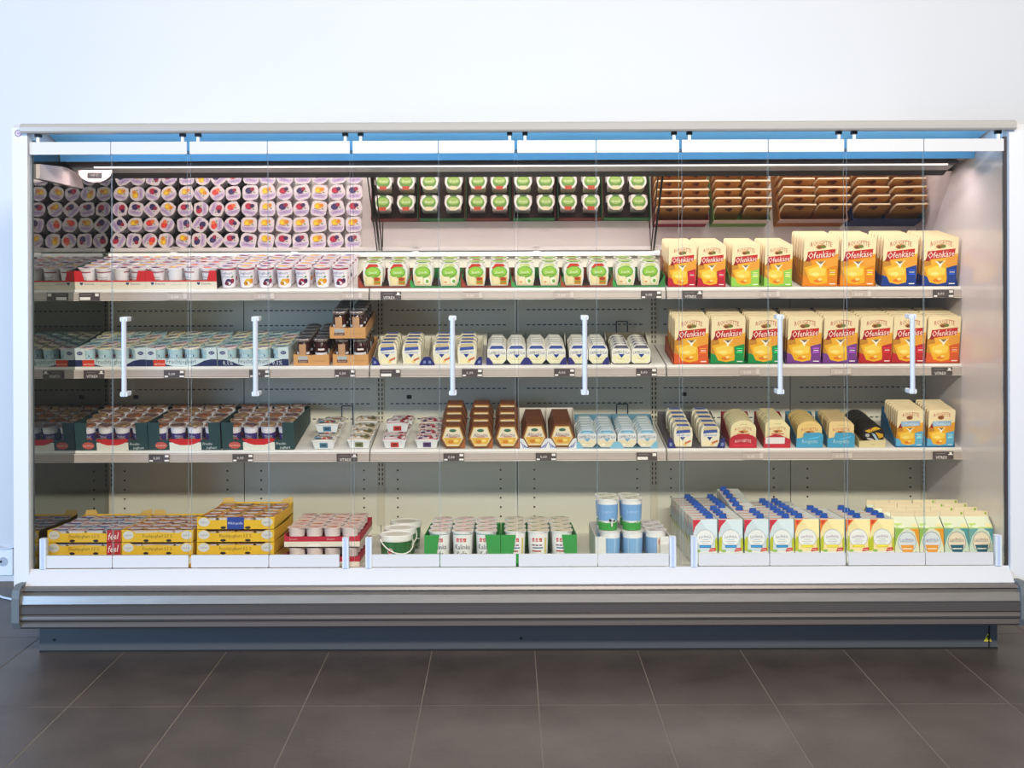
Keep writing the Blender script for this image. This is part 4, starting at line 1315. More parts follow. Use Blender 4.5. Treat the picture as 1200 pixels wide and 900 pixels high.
def dome_carton(W, D, c, kind):
    mb = wall_tray(W, D, 0.045, 0.10, lum(c, 0.75))
    p = MB()
    H = 0.064
    if kind == 'dome':
        out = [(-W / 2, 0), (W / 2, 0), (W / 2, 0.036)] + [(W / 2 * 0.96 * math.cos(t * math.pi / 8), 0.038 + 0.022 * math.sin(t * math.pi / 8)) for t in range(0, 9)] + [(-W / 2, 0.036)]
        it = [('T', 'ROUGETTE', 0.5, 0.5, 0.58, {'arc': 0.05, 'tall': 1.3}, (250, 226, 220)), ('R', 0.12, 0.16, 0.88, 0.2, lum(c, 1.5))]
    elif kind == 'blank':
        out = [(-W / 2, 0), (W / 2, 0), (W / 2, 0.036), (W * 0.1, 0.056), (-W * 0.1, 0.058), (-W / 2, 0.044)]
        it = [('R', 0.05, 0.28, 0.78, 0.72, (238, 232, 230)), ('R', 0.1, 0.1, 0.9, 0.12, lum(c, 1.4))]
    else:
        out = [(-W / 2, 0), (W / 2, 0), (W / 2, 0.056), (W * 0.38, 0.066), (-W * 0.22, 0.064), (-W * 0.26, 0.044), (-W / 2, 0.040)]
        it = [('T', 'Rougette', 0.5, 0.45, 0.6, {'tall': 1.3, 'shear': 0.2}, (180, 214, 226)), ('P', [(0.4, 0.6), (0.9, 0.8), (0.8, 0.66), (0.5, 0.58)], lum(c, 1.25))]
    p.prism(out, -0.002, 0, M(c, 0.5))
    p.art(it, lambda a, b, k: (a - W / 2, -0.002 - k * EPS, b), W, H)
    return Proto('display_carton', 'carton', [('carton_walls', mb), ('front_panel', p)])
for (a, b, c, kind, shape, cr, nm, n, H) in ((854, 886, (190, 36, 56), 'dome', 'arch', (240, 226, 178), 'left red', 7, 0.116),
                                       (894.5, 925.5, (190, 36, 56), 'blank', 'wedge', (242, 228, 176), 'right red', 7, 0.118),
                                       (932.5, 963.5, (70, 160, 200), 'blue', 'arch', (236, 204, 130), 'left light blue', 7, 0.112),
                                       (969, 1000.5, (70, 160, 200), 'blue', 'flat', (238, 208, 150), 'right light blue', 7, 0.110)):
    X0, X1 = pxX(a, SHY), pxX(b, SHY)
    W = X1 - X0
    dome_carton(W, 0.20, c, kind).place(at(3, (X0 + X1) / 2, 0.004), f'{nm} carton with {"white blank label" if kind == "blank" else "printed front"} on the third shelf', 'low cheese cartons')
    sp = soft_pack(W - 0.008, H, 0.022, shape, cr)
    for j in range(n):
        sp.place(at(3, (X0 + X1) / 2 + rnd.uniform(-.001, .001), 0.008 + 0.0255 * j, 0.0025, rnd.uniform(-.02, .02)), f'cream cheese pack, {roww(j, n)}, {nm} carton, third shelf', 'cream packs in low cartons')
# black and yellow packs in kraft carton
X0, X1 = pxX(1006, SHY), pxX(1037, SHY)
mb = wall_tray(X1 - X0, 0.28, 0.03, 0.07, (206, 186, 130))
p = MB().prism([(-0.055, 0), (0.055, 0), (0.055, 0.034), (-0.055, 0.028)], -0.002, 0, M((222, 206, 158), 0.5))
p.art([('R', 0.45, 0.4, 0.6, 0.46, (150, 130, 90))], lambda a, b, k: (a - 0.055, -0.002 - k * EPS, b), 0.11, 0.03)
Proto('display_carton', 'carton', [('carton_walls', mb), ('front_panel', p)]).place(at(3, (X0 + X1) / 2, 0.004), 'pale kraft carton of black and yellow packs, third shelf', 'low cheese cartons')
mb = MB()
ov = [(0.048 * math.cos(t * math.pi / 8), 0.040 + 0.040 * math.sin(t * math.pi / 8)) for t in range(16)]
mb.prism(ov, 0, 0.026, M((28, 28, 38), 0.4), M((40, 36, 30), 0.5))
p = MB().art([('P', [(0.08, 0.55), (0.5, 0.9), (0.75, 0.85), (0.3, 0.5)], (228, 184, 40)), ('P', [(0.4, 0.52), (0.55, 0.5), (0.85, 0.16), (0.72, 0.12)], (170, 206, 226)), ('P', [(0.55, 0.6), (0.9, 0.6), (0.95, 0.45), (0.8, 0.3)], (220, 170, 40)),
              ('E', 0.25, 0.35, 0.1, 0.1, (196, 190, 190)), ('E', 0.42, 0.18, 0.16, 0.05, (222, 214, 206)), ('T', 'Leicht', 0.5, 0.7, 0.4, {'rot': 0.3}, (30, 30, 40)), ('E', 0.3, 0.72, 0.06, 0.05, (170, 60, 60))],
             lambda a, b, k: (a - 0.048, -k * EPS, b), 0.096, 0.08)
bpk = Proto('cheese_pack', 'cheese', [('pack', mb), ('front_print', p)])
for j in range(7):
    bpk.place(at(3, (X0 + X1) / 2 + 0.004 - 0.0012 * j, 0.030 + 0.034 * j, 0.012, 0.0, 0.0) @ Matrix.Rotation(0.22, 4, 'Y'), f'black and yellow oval cheese pack, {roww(j, 7)}, kraft carton, third shelf', 'black and yellow packs')

# ------------------------------------------------------------------ bottom deck
def at0(X, v, up=0.0, rot=0.0):
    return at(0, X, v, up, rot)
yel = (232, 184, 30)
def yellow_carton(W, text, red=False, patch=False, top=False):
    t = 0.0022
    H = 0.047
    mb = wall_tray(W, 0.39, 0.047, 0.047, yel)
    p = MB()
    out = [(-W / 2, 0), (W / 2, 0), (W / 2, H), (W / 2 - 0.03, H), (W / 2 - 0.055, 0.034), (0, 0.038), (-W / 2 + 0.055, 0.034), (-W / 2 + 0.03, H), (-W / 2, H)]
    p.prism(out, -0.002, 0, M(yel, 0.5))
    it = [('E', 0.09, 0.58, 0.075, 0.36, (214, 212, 206)), ('T', 'Joghurt', 0.09, 0.58, 0.10, {}, (130, 130, 150)),
          ('T', text, 0.50, 0.50, 0.42, {'shear': 0.15, 'tall': 1.25}, (96, 70, 30)), ('E', 0.34, 0.125, 0.038, 0.11, (40, 28, 20)), ('E', 0.66, 0.125, 0.038, 0.11, (40, 28, 20))]
    if red:
        it += [('R', 0.81, 0, 1, 1, (186, 34, 36)), ('T', 'feel', 0.90, 0.52, 0.15, {'shear': 0.3, 'tall': 1.3, 'rot': 0.1}, (250, 240, 230))]
    else:
        it += [('E', 0.91, 0.58, 0.075, 0.36, (214, 212, 206)), ('T', 'Joghurt', 0.91, 0.58, 0.10, {}, (130, 130, 150))]
    if patch:
        it += [('R', 0.39, 0.0, 0.61, 1.0, (40, 66, 150)), ('T', 'Milchquelle', 0.5, 0.5, 0.19, {}, (220, 226, 240))]
    p.art(it, lambda a, b, k: (a - W / 2, -0.002 - k * EPS, b), W, H)
    fl = MB()
    fl.prism([(-W / 2, 0.044), (-W / 2 + 0.055, 0.044), (-W / 2 + 0.045, 0.066), (-W / 2 + 0.005, 0.064)], 0.386, 0.388, M((206, 170, 90), 0.6))
    fl.prism([(W / 2 - 0.055, 0.044), (W / 2, 0.044), (W / 2 - 0.002, 0.068), (W / 2 - 0.04, 0.06)], 0.386, 0.388, M((206, 170, 90), 0.6))
    return Proto('yellow_carton', 'carton', [('carton_walls', mb), ('front_panel', p)] + ([('rear_flap', fl)] if top else []))
def corner_cup(cols, rim, k, h=0.036):
    mb = MB()
    mb.box(-0.031, -0.031, 0, 0.031, 0.031, h, M((230, 226, 226), 0.35), taper=0.8)
    rr = random.Random(k)
    ld = MB()
    o = [(-0.034, -0.035), (0.034, -0.035), (0.035, 0.034), (0.022, 0.036), (-0.034, 0.036)]
    ld.faces([(x, y, h) for x, y in o] + [(x, y, h + 0.0012) for x, y in o], [(4, 3, 2, 1, 0), (5, 6, 7, 8, 9)] + [(i, (i + 1) % 5, 5 + (i + 1) % 5, 5 + i) for i in range(5)], M(rim, 0.3))
    ld.art([('P', [(0.04, 0.1), (0.96, 0.06), (0.96, 0.44), (0.04, 0.56)], cols[0]), ('E', 0.52, 0.62, 0.42, 0.27, lum(cols[0], 0.7)), ('E', 0.5, 0.62, 0.37, 0.22, (232, 226, 230)), ('E', 0.28, 0.3, 0.14, 0.1, cols[2]), ('T', 'Joghurt', 0.5, 0.62, 0.42, {}, lum(cols[1], 0.5)), ('R', 0.1, 0.84, 0.9, 0.92, cols[2])],
           lambda a, b, q: (a - 0.034, b - 0.035, h + 0.0012 + q * EPS), 0.068, 0.07)
    return Proto('yoghurt_cup', 'yoghurt', [('cup', mb), ('lid', ld)])
blue_set = [corner_cup(c, r, k) for k, (c, r) in enumerate([(((40, 96, 170), (226, 214, 214), (190, 60, 50)), (222, 214, 216)), (((206, 150, 130), (230, 224, 226), (40, 110, 170)), (226, 200, 190)), (((120, 60, 60), (224, 218, 226), (60, 130, 150)), (206, 206, 220)), (((60, 130, 160), (236, 226, 214), (170, 80, 50)), (206, 216, 220))])]
brown_set = [corner_cup(c, r, k + 5) for k, (c, r) in enumerate([(((120, 70, 56), (228, 214, 210), (214, 160, 60)), (216, 196, 190)), (((190, 120, 60), (236, 220, 200), (110, 60, 50)), (226, 196, 130)), (((150, 90, 70), (232, 222, 226), (196, 90, 60)), (212, 200, 206))])]
gold_set = [corner_cup(c, r, k + 9) for k, (c, r) in enumerate([(((110, 66, 50), (226, 214, 216), (196, 130, 50)), (196, 150, 100)), (((214, 160, 60), (216, 190, 140), (140, 80, 60)), (222, 180, 90)), (((200, 110, 60), (230, 214, 200), (110, 60, 60)), (214, 160, 90))])]
yc = {'red': yellow_carton(0.288, 'Fruchtjoghurt 3,5 %', red=True), 'plain': yellow_carton(0.278, 'Fruchtjoghurt 3,5 %'), 'gold': yellow_carton(0.302, 'Fruchtjoghurt 3,5 %'), 'patch': yellow_carton(0.302, '', patch=True, top=True),
      'red_top': yellow_carton(0.288, 'Fruchtjoghurt 3,5 %', red=True, top=True), 'plain_top': yellow_carton(0.278, 'Fruchtjoghurt 3,5 %', top=True)}
for (pa, pb, kind, n, nm, cset, v0) in ((53, 141, 'red', 3, 'left', blue_set, 0.02), (142, 224, 'plain', 3, 'middle', brown_set, 0.02), (229, 320, 'gold', 4, 'right', gold_set, 0.02)):
    X = (pxX(pa, 0.09) + pxX(pb, 0.09)) / 2
    cw = (pxX(pb, 0.09) - pxX(pa, 0.09) - 0.012) / 4
    xs = [X + cw * (q - 1.5) for q in range(4)]
    for L in range(n):
        up = 0.0492 * L
        k = kind if L < n - 1 else {'gold': 'patch', 'red': 'red_top', 'plain': 'plain_top'}[kind]
        lw = {0: 'lowest', n - 1: 'topmost'}.get(L, ['', 'second', 'third'][L] if L < 3 else '')
        yc[k].place(at0(X, v0, up), f'{lw} yellow yoghurt carton of the {nm} stack on the bottom deck', 'yellow cartons')
        if L == n - 1:
            grid(cset, 0, xs, [v0 + 0.042 + 0.0725 * r for r in range(5)], f'small foil-lidded yoghurt cup', f'top carton, {nm} yellow stack', f'cups in the {nm} yellow stack', up=up + 0.0062, rot=0.3,
                 order=lambda i, j: i + 2 * j)
        else:
            grid(cset, 0, xs, [v0 + 0.040], f'small yoghurt cup in front', f'{lw} carton, {nm} yellow stack, bottom deck', f'cups in the {nm} yellow stack', up=up + 0.0024, rot=0.04, order=lambda i, j: i)

# red cartons with open dessert cups
rcol = (186, 30, 56)
rart = [('R', 0, 0, 1, 0.55, (228, 218, 200)), ('R', 0, 0.5, 1, 0.98, rcol), ('T', 'Dessert', 0.12, 0.74, 0.1, {}, (240, 200, 200)), ('T', 'Dessert', 0.62, 0.74, 0.1, {}, (240, 200, 200)),
        ('P', [(0.3, 0.0), (0.5, 0.0), (0.47, 0.3), (0.33, 0.3)], (240, 232, 220))]
def red_low():
    W, D, H = 0.296, 0.40, 0.048
    mb = wall_tray(W, D, H, H, rcol)
    for s in (-1, 1):
        x = s * (W / 2 + 0.0003)
        mb.face([(x, 0.0, 0.0), (x, D, 0.0), (x, D, 0.018), (x, 0, 0.018)], M((228, 218, 200), 0.5))
    p = MB().prism([(-W / 2, 0), (W / 2, 0), (W / 2, H), (W / 2 - 0.012, 0.04), (-W / 2 + 0.012, 0.04), (-W / 2, H)], -0.002, 0, M(rcol, 0.5))
    p.art(rart, lambda a, b, k: (a - W / 2, -0.002 - k * EPS, b), W, 0.040)
    return Proto('red_carton', 'carton', [('carton_walls', mb), ('front_panel', p)])
rl_ = red_low()
dl = [((214, 170, 150), (236, 214, 200)), ((200, 130, 120), (240, 226, 216)), ((226, 186, 150), (180, 70, 70))]
dc = [Proto('dessert_cup', 'dessert', [('cup', cup_mb(0.027, 0.033, 0.066, (228, 214, 208), [('R', 0.0, 0.02, 1, 0.5, (150, 50, 60)), ('R', 0.05, 0.5, 0.95, 0.62, (236, 228, 226)), ('E', 0.5, 0.3, 0.2, 0.14, (226, 200, 190))])),
                                      ('lid', lid_mb(0.0362, 0.066, [('E', 0.5, 0.5, 0.36, 0.3, a), ('R', 0.2, 0.44, 0.8, 0.56, b), ('E', 0.6, 0.3, 0.12, 0.1, (190, 60, 60))], sq=True, seed=k, rim=(228, 206, 196)))]) for k, (a, b) in enumerate(dl)]
X = (pxX(332, 0.09) + pxX(420, 0.09)) / 2
for L, nm in ((0, 'lower'), (1, 'upper')):
    rl_.place(at0(X, 0.02, 0.078 * L), f'{nm} red and cream dessert carton beside the yellow stacks, bottom deck', 'red dessert cartons')
    rows = 5 if L else 1
    if L:
        grid(dc, 0, [X + 0.0705 * (q - 1.5) for q in range(4)], [0.064 + 0.0735 * r for r in range(5)], 'pale dessert cup', 'upper red carton, bottom deck', 'dessert cups', up=0.078 + 0.0026, rot=0.2, order=lambda i, j: i + j)
    else:
        grid(dc, 0, [X + 0.0705 * (q - 1.5) for q in range(4)], [0.064 + 0.0735 * r for r in (0, 1, 2, 3, 4)], 'pale dessert cup', 'lower red carton, bottom deck', 'dessert cups', up=0.0026, rot=0.2, order=lambda i, j: i + j)

# pails
def pail():
    mb = MB()
    gr = M((46, 110, 58), 0.4)
    mb.lathe([(0.055, 0), (0.057, 0.004), (0.0635, 0.092), (0.0635, 0.096)], [M((46, 110, 58), 0.4)], n=28)
    f = cyl(0.0572, 0.0632, 0.092)
    lb_ = MB().art([('R', 0.0, 0.02, 0.5, 0.98, (30, 100, 56)), ('R', 0.5, 0.02, 1.0, 0.98, (66, 120, 66)), ('E', 0.28, 0.55, 0.055, 0.14, (226, 200, 190)), ('E', 0.28, 0.55, 0.04, 0.1, (196, 50, 40)), ('T', 'Joghurt', 0.52, 0.2, 0.3, {'tall': 1.3}, (226, 236, 220)),
                   ('E', 0.78, 0.5, 0.08, 0.2, (206, 196, 140)), ('R', 0.66, 0.1, 0.9, 0.2, (190, 206, 150))], lambda a, b, k: f(a - 0.11, b, k), 0.22, 0.09)
    ld = MB()
    m = M((240, 240, 236), 0.3)
    ld.lathe([(0.066, 0.086), (0.0675, 0.090), (0.0675, 0.108), (0.064, 0.110), (0.060, 0.1075)], m, n=28)
    ld.lathe([(0.044, 0.1077), (0.044, 0.1082)], M((222, 218, 206), 0.4), n=20)
    h = MB()
    pts = []
    for k in range(13):
        t = math.pi * k / 12
        pts.append((0.068 * math.cos(t), -0.070 * math.sin(t), 0.090 - 0.050 * math.sin(t)))
    h.tube(pts, 0.0028, m, 6)
    return Proto('yoghurt_pail', 'pail', [('bucket', mb), ('wrap_label', lb_), ('lid', ld), ('handle', h)])
pl = pail()
for j, (px, Y, nm) in enumerate(((463, 0.19, 'front'), (468, 0.335, 'middle'), (474.5, 0.49, 'rear'))):
    pl.place(at0(pxX(px, Y), Y - 0.07, 0.0005, (0.5, 0.3, 1.2)[j]), f'{nm} white lidded pail with green label on the bottom deck', 'yoghurt pails')

# green cartons with large cups
gcol = (44, 150, 66)
def big_cup(it, rimc, body=(240, 240, 240), lc=((230, 190, 190), (120, 160, 80)), r=(0.0355, 0.0425), h=0.128):
    return Proto('yoghurt_cup', 'yoghurt', [('cup', cup_mb(r[0], r[1] * 0.96, h, body, it, n=20)),
        ('lid', lid_mb(r[1] * 1.04, h, [('E', 0.5, 0.5, 0.4, 0.36, lc[0]), ('R', 0.2, 0.42, 0.8, 0.6, (236, 232, 228)), ('T', 'Joghurt', 0.5, 0.5, 0.5, {}, (150, 60, 70)), ('E', 0.3, 0.26, 0.14, 0.09, lc[1]), ('E', 0.7, 0.76, 0.12, 0.08, lc[1])], rim=rimc))])
mlogo = lambda cx, cy, w_: [('R', cx - w_ / 2, cy - 0.055, cx + w_ / 2, cy + 0.055, (200, 40, 44)), ('T', 'müller', cx, cy, w_ * 0.85, {'tall': 1.1}, (250, 240, 238))]
kef = big_cup([('R', 0.1, 0.90, 0.9, 0.92, (90, 150, 160))] + mlogo(0.45, 0.74, 0.34) + [('T', 'Kalinka', 0.5, 0.54, 0.56, {'tall': 1.3}, (44, 50, 74)), ('T', 'Kefir', 0.47, 0.33, 0.36, {'tall': 1.4}, (44, 50, 74))], (232, 226, 216))
frc = big_cup(mlogo(0.45, 0.74, 0.34) + [('R', 0.26, 0.56, 0.62, 0.60, (120, 60, 90)), ('R', 0.28, 0.48, 0.66, 0.52, (90, 120, 160)), ('R', 0.26, 0.38, 0.6, 0.42, (180, 60, 70)), ('R', 0.74, 0.3, 0.8, 0.8, (220, 200, 60)), ('E', 0.5, 0.24, 0.2, 0.08, (226, 190, 190))], (226, 214, 200), lc=((214, 206, 170), (90, 150, 60)))
def green_carton(hs=0.120):
    W = 0.299
    it = [('R', 0.02, 0.13, 0.16, 0.36, (200, 60, 50)), ('T', 'müller', 0.09, 0.245, 0.12, {'tall': 1.2}, (250, 240, 236)), ('R', 0.84, 0.13, 0.98, 0.36, (200, 60, 50)), ('T', 'müller', 0.91, 0.245, 0.12, {'tall': 1.2}, (250, 240, 236))]
    p = carton(W, 0.40, hs, 0.046, 0.054, gcol, it, hb=0.100, inner=(40, 90, 46), slant=-0.1)
    return Proto('green_carton', 'carton', p)
gc = green_carton()
for pa, pb, pr_, nm in ((496, 585, kef, 'left'), (586, 675, frc, 'right')):
    X = (pxX(pa, 0.09) + pxX(pb, 0.09)) / 2
    gc.place(at0(X, 0.025), f'{nm} bright green carton of big yoghurt cups on the bottom deck', 'green cartons')
    grid([pr_], 0, [X - 0.0915, X, X + 0.0915], [0.072 + 0.091 * r for r in range(4)], 'big white yoghurt cup', nm + ' green carton, bottom deck', 'big cups in the green cartons', up=0.0026, rot=0.06)

# white carton with blue cups
wc = MB()
X = (pxX(697, 0.09) + pxX(785, 0.09)) / 2
wcart = Proto('white_carton', 'carton', carton(0.296, 0.34, 0.112, 0.04, 0.045, (226, 226, 224), [('R', 0.86, 0.35, 0.97, 0.8, (236, 234, 230))], hb=0.112, inner=(190, 170, 140), slant=0.1))
wcart.place(at0(X, 0.025), 'white carton of blue yoghurt cups, right of the green cartons', 'white cartons')
bl_it = [('R', 0.0, 0.1, 1.0, 0.78, (130, 178, 222)), ('R', 0.3, 0.2, 0.34, 0.78, (160, 196, 230)), ('R', 0.6, 0.2, 0.66, 0.78, (160, 196, 230)), ('R', 0.2, 0.12, 0.8, 0.16, (90, 130, 180))]
bcup = big_cup(bl_it, (226, 224, 220), lc=((206, 200, 200), (110, 120, 140)))
tcup = big_cup([('R', 0.0, 0.1, 0.5, 0.8, (130, 170, 214)), ('R', 0.5, 0.1, 1.0, 0.8, (228, 216, 196)), ('R', 0.55, 0.6, 0.86, 0.74, (196, 60, 56))], (226, 224, 220), lc=((206, 200, 200), (110, 120, 140)))
grs = [('R', 0.0, 0.30, 1.0, 0.82, (124, 172, 224)), ('R', 0.0, 0.0, 1.0, 0.24, (60, 160, 70)), ('E', 0.2, 0.2, 0.2, 0.08, (70, 170, 80)), ('E', 0.75, 0.22, 0.22, 0.07, (60, 150, 70)), ('T', 'Joghurt', 0.5, 0.6, 0.4, {}, (180, 206, 240))]
cow = [('E', 0.62, 0.3, 0.14, 0.08, (236, 236, 236)), ('E', 0.56, 0.32, 0.05, 0.05, (40, 40, 50)), ('E', 0.72, 0.3, 0.04, 0.04, (40, 40, 50)), ('R', 0.6, 0.12, 0.66, 0.24, (226, 226, 226))]
ucup = [big_cup(grs + cow, (226, 224, 214), r=(0.036, 0.0435), h=0.122, lc=((190, 200, 170), (90, 140, 80))), big_cup(grs, (226, 224, 214), r=(0.036, 0.0435), h=0.122, lc=((190, 200, 170), (90, 140, 80)))]
xs = [pxX(p, 0.14) for p in (714, 740.5, 767.5)]
for j in range(3):
    for i in range(3):
        (tcup if i == 2 else bcup).place(at0(xs[i], 0.075 + 0.091 * j, 0.0026, rnd.uniform(-.05, .05)), f'blue yoghurt cup, {colw(i, 3)}, {roww(j, 3)}, white carton, bottom deck', 'blue cups in the white carton')
for j in range(2):
    for i, px in enumerate((711.5, 739.5)):
        ucup[i].place(at0(pxX(px, 0.14), 0.075 + 0.091 * j, 0.0026 + 0.128 + 0.003, rnd.uniform(-.05, .05)), f'blue and grass-green yoghurt cup stacked on top, {"left" if i == 0 else "right"}, {"front" if j == 0 else "rear"}, bottom deck', 'stacked blue cups')

# ---- milk cartons
def milk(c, side, sh=1.0):
    W, T, H = 0.0945, 0.062, 0.178
    mb = MB()
    mb.prism([(-W / 2, 0), (W / 2, 0), (W / 2, H), (-W / 2, H)], 0, T, M((228, 232, 234), 0.35), M((216, 222, 216), 0.4))
    for s in (-1, 1):
        x = s * (W / 2 + 0.0002)
        mb.face([(x, 0.004, H * 0.45), (x, T - 0.004, H * 0.55), (x, T - 0.004, H * 0.9), (x, 0.004, H * 0.8)], M((150, 176, 190), 0.45))
        mb.face([(x, 0.004, H * 0.4), (x, T - 0.004, H * 0.5), (x, T - 0.004, H * 0.56), (x, 0.004, H * 0.46)], M((150, 160, 60), 0.45))
    p = MB()
    if c == 'b':
        bg_, bar, cor = (208, 224, 234), (40, 128, 184), (206, 40, 66)
    else:
        bg_, bar, cor = (244, 228, 172), (226, 206, 60), (212, 60, 40)
    it = [('P', [(0.0, 0.2), (1, 0.2), (1, 0.99), (0.0, 0.99)], bg_), ('P', [(0.3, 0.99), (1, 0.99), (1, 0.7), (0.8, 0.62)], lum(bg_, 1.06)),
          ('P', [(0.0, 0.99), (0.34, 0.99), (0.1, 0.84), (0.0, 0.68)], cor if c == 'b' else (236, 130, 50)), ('P', [(0.04, 0.97), (0.24, 0.97), (0.06, 0.86)], cor),
          ('E', 0.5, 0.47, 0.39, 0.205, (170, 182, 196)), ('E', 0.5, 0.47, 0.37, 0.192, (236, 240, 244)), ('T', 'Landmilch', 0.5, 0.52, 0.5, {'tall': 1.4, 'arc': 0.02}, (110, 122, 150) if c == 'b' else (140, 110, 160)),
          ('R', 0.36, 0.44, 0.64, 0.45, (160, 170, 180)), ('R', 0.3, 0.40, 0.7, 0.41, (170, 180, 190)), ('R', 0.36, 0.36, 0.64, 0.37, (180, 190, 200)),
          ('R', 0.26, 0.27, 0.74, 0.33, bar), ('R', 0.30, 0.29, 0.7, 0.305, lum(bar, 1.4)),
          ('P', [(0, 0.2), (0.12, 0.2), (0.14, 0.5), (0.08, 0.52), (0.0, 0.44)], (186, 196, 40)), ('P', [(1, 0.2), (0.9, 0.2), (0.9, 0.42), (0.95, 0.5), (1, 0.46)], (186, 196, 40)),
          ('E', 0.2, 0.2, 0.1, 0.03, (150, 190, 100)), ('P', [(0.64, 0.18), (0.92, 0.2), (0.94, 0.27), (0.70, 0.26)], (206, 60, 60)), ('R', 0.7, 0.215, 0.88, 0.23, (240, 200, 200))]
    def up_(t, d):
        t = list(t)
        if t[0] == 'P': t[1] = [(x, y + d) for x, y in t[1]]
        elif t[0] == 'E': t[2] += d
        elif t[0] == 'T': t[3] += d
        else: t[2] += d; t[4] += d
        return tuple(t)
    it = [t if q < 4 or (t[0] == 'R' and t[2] == 0.0) else up_(t, 0.11) for q, t in enumerate(it)]
    it[4:4] = [('R', 0.0, 0.0, 1.0, 0.3, (232, 234, 226))]
    p.art(it, lambda a, b, k: (a - W / 2, -k * EPS, b), W, H)
    tp = MB()
    tp.face([(-W / 2 + 0.004, 0.03, H + 0.0004), (W / 2 - 0.004, 0.03, H + 0.0004), (W / 2 - 0.004, 0.036, H + 0.0018), (-W / 2 + 0.004, 0.036, H + 0.0018)], M((206, 210, 210), 0.4))
    tp.face([(-W / 2 + 0.004, 0.006, H + 0.0004), (0.01, 0.006, H + 0.0004), (0.01, 0.02, H + 0.0004), (-W / 2 + 0.004, 0.02, H + 0.0004)], M((226, 150, 120) if c == 'b' else (236, 170, 110), 0.4))
    cp = MB()
    x = {'L': -0.024, 'R': 0.022, 'C': 0.004}[side]
    n = 14
    cp.lathe([(0.0165, H), (0.0165, H + 0.004), (0.0140, H + 0.005), (0.0140, H + 0.0155), (0.0125, H + 0.017)], M((28, 84, 176), 0.3), n=n, cx=x, cy=0.030, smooth=False)
    return Proto('milk_carton', 'milk', [('carton_body', mb), ('front_print', p), ('top_seam', tp), ('screw_cap', cp, 'blue screw cap')])
mk = {(c, s): milk(c, s) for c in 'by' for s in 'LRC'}
cfg = [(825.5, 'b', ['R'] * 9), (855.5, 'b', ['L'] * 4 + ['R'] * 5), (886, 'b', ['R'] * 3 + ['L'] * 6), (915.5, 'b', ['R'] * 7), (945, 'y', ['L'] * 7), (975, 'y', ['L'] * 4), (1005, 'y', ['C'] * 4), (1033.5, 'y', ['C'] * 3)]
# low cardboard pedestal under the rear of the third column
Xp = pxX(886, 0.09)
pb_ = MB()
pb_.extrude_x([(0, 0), (0.39, 0), (0.39, 0.0385), (0, 0.0005)], -0.046, 0.046, M((196, 170, 130), 0.6))
Proto('cardboard_wedge', 'cardboard', [('wedge', pb_)]).place(at0(Xp, 0.02 + 0.0655 * 3, 0.0005), 'cardboard wedge raising the rear milk cartons, bottom deck', 'cardboard wedge')
for i, (px, c, sides) in enumerate(cfg):
    X = pxX(px, 0.09)
    for j, s in enumerate(sides):
        k_ = i == 2 and j >= 3
        up = 0.002 + 0.0064 * (j - 3) if k_ else 0.0005
        mk[(c, s)].place(at(0, X + rnd.uniform(-.0008, .0008), 0.02 + 0.0655 * j, up, rnd.uniform(-.006, .006), 0.098 if k_ else 0.0),
            f'{"blue and white" if c == "b" else "yellow and white"} milk carton, blue cap, {colw(i, 8) if i < 7 else "eighth from left"}, {roww(j, len(sides))}, bottom deck', 'capped milk cartons')

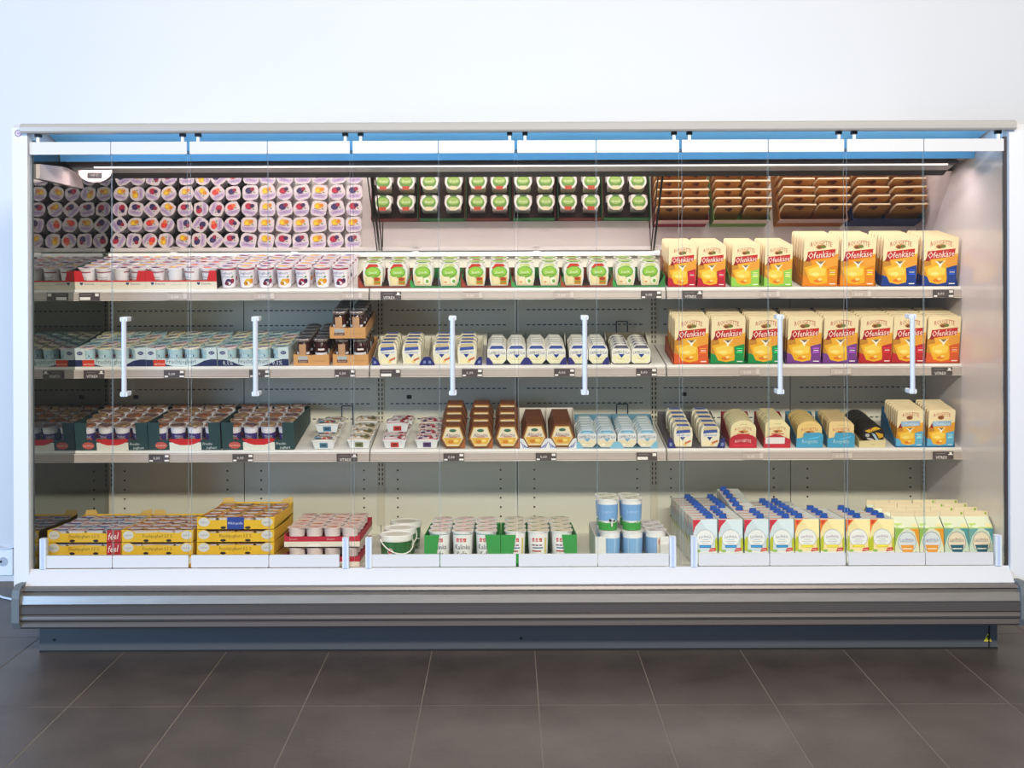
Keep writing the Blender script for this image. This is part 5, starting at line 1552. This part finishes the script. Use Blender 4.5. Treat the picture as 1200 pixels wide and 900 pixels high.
def gable(teal_):
    W, T, H, R = 0.0945, 0.094, 0.138, 0.178
    mb = MB()
    bd = M((222, 230, 206), 0.4)
    sd = M((170, 196, 120), 0.45)
    mb.box(-W / 2, 0, 0, W / 2, T, H, bd)
    mb.faces([(-W / 2, 0, H), (W / 2, 0, H), (W / 2, T, H), (-W / 2, T, H), (-W / 2, T / 2 - 0.002, R), (W / 2, T / 2 - 0.002, R), (W / 2, T / 2 + 0.002, R), (-W / 2, T / 2 + 0.002, R)],
             [(0, 1, 5, 4), (2, 3, 7, 6), (4, 5, 6, 7)], bd)
    mb.faces([(-W / 2, 0, H), (-W / 2, T, H), (-W / 2 + 0.012, T / 2, R - 0.006), (W / 2, 0, H), (W / 2, T, H), (W / 2 - 0.012, T / 2, R - 0.006)], [(0, 1, 2), (5, 4, 3)], sd)
    fin = MB()
    fin.box(-W / 2, T / 2 - 0.0022, R - 0.001, W / 2, T / 2 + 0.0022, R + 0.021, M((232, 216, 184), 0.45))
    fin.art([('R', 0.08, 0.3, 0.5, 0.36, (220, 190, 160)), ('E', 0.9, 0.6, 0.05, 0.3, (150, 180, 70)) if teal_ else ('R', 0.0, 0.8, 1, 0.86, (226, 200, 170))], lambda a, b, k: (a - W / 2, T / 2 - 0.0022 - k * EPS, R + b), W, 0.02)
    p = MB()
    side_c = (80, 150, 160) if teal_ else (236, 160, 40)
    it = [('P', [(0, 0), (1, 0), (1, 1), (0, 1)], (226, 232, 210) if not teal_ else (206, 222, 206)), ('P', [(0, 0.5), (0, 1), (0.4, 1), (0.12, 0.78)], (150, 190, 90) if not teal_ else (110, 170, 170)), ('P', [(1, 0.45), (1, 1), (0.6, 1), (0.82, 0.9)], side_c),
          ('E', 0.5, 0.62, 0.38, 0.3, (90, 120, 170) if not teal_ else (90, 120, 130)), ('E', 0.5, 0.62, 0.36, 0.285, (222, 230, 240) if not teal_ else (236, 222, 200)), ('T', 'Landmilch', 0.5, 0.70, 0.58, {'tall': 1.4, 'arc': 0.03}, (96, 110, 160) if not teal_ else (120, 80, 80)),
          ('R', 0.3, 0.62, 0.7, 0.635, (150, 160, 180)), ('P', [(0.22, 0.54), (0.78, 0.54), (0.72, 0.32), (0.34, 0.32)], (236, 160, 60) if not teal_ else (30, 96, 120)), ('R', 0.32, 0.42, 0.7, 0.45, (240, 236, 226)),
          ('E', 0.2, 0.12, 0.14, 0.08, (190, 206, 130)), ('E', 0.86, 0.22, 0.08, 0.14, (100, 150, 60)), ('R', 0, 0, 1, 0.05, (232, 236, 220))]
    p.art(it, lambda a, b, k: (a - W / 2, -k * EPS, b), W, H)
    sl_ = T / 2 / (R - H)
    it2 = [('P', [(0, 0), (1, 0), (1, 0.98), (0, 0.98)], (176, 206, 120)), ('E', 0.62, 0.6, 0.32, 0.34, (236, 240, 230)), ('E', 0.62, 0.62, 0.2, 0.2, (214, 222, 226)), ('E', 0.2, 0.4, 0.16, 0.24, (190, 220, 120)), ('E', 0.85, 0.25, 0.14, 0.16, (236, 226, 170)), ('E', 0.3, 0.16, 0.16, 0.12, (226, 236, 210))]
    p.art(it2, lambda a, b, k: (a - W / 2, b * sl_ - k * EPS, H + b + k * EPS), W, R - H)
    return Proto('gable_carton', 'milk', [('carton_body', mb), ('front_print', p), ('top_fin', fin)])
ga = {False: gable(False), True: gable(True)}
for i, px in enumerate((1063, 1092, 1121.5, 1150.5)):
    for j in range(4):
        X = pxX(px, 0.09)
        ga[i >= 2].place(at0(X + rnd.uniform(-.001, .001), 0.025 + 0.099 * j, 0.0005, rnd.uniform(-.012, .012)), f'{"teal and cream" if i >= 2 else "green and orange"} gable-top milk carton, {colw(i, 4)} column, {roww(j, 4)}, bottom deck', 'gable top milk cartons')
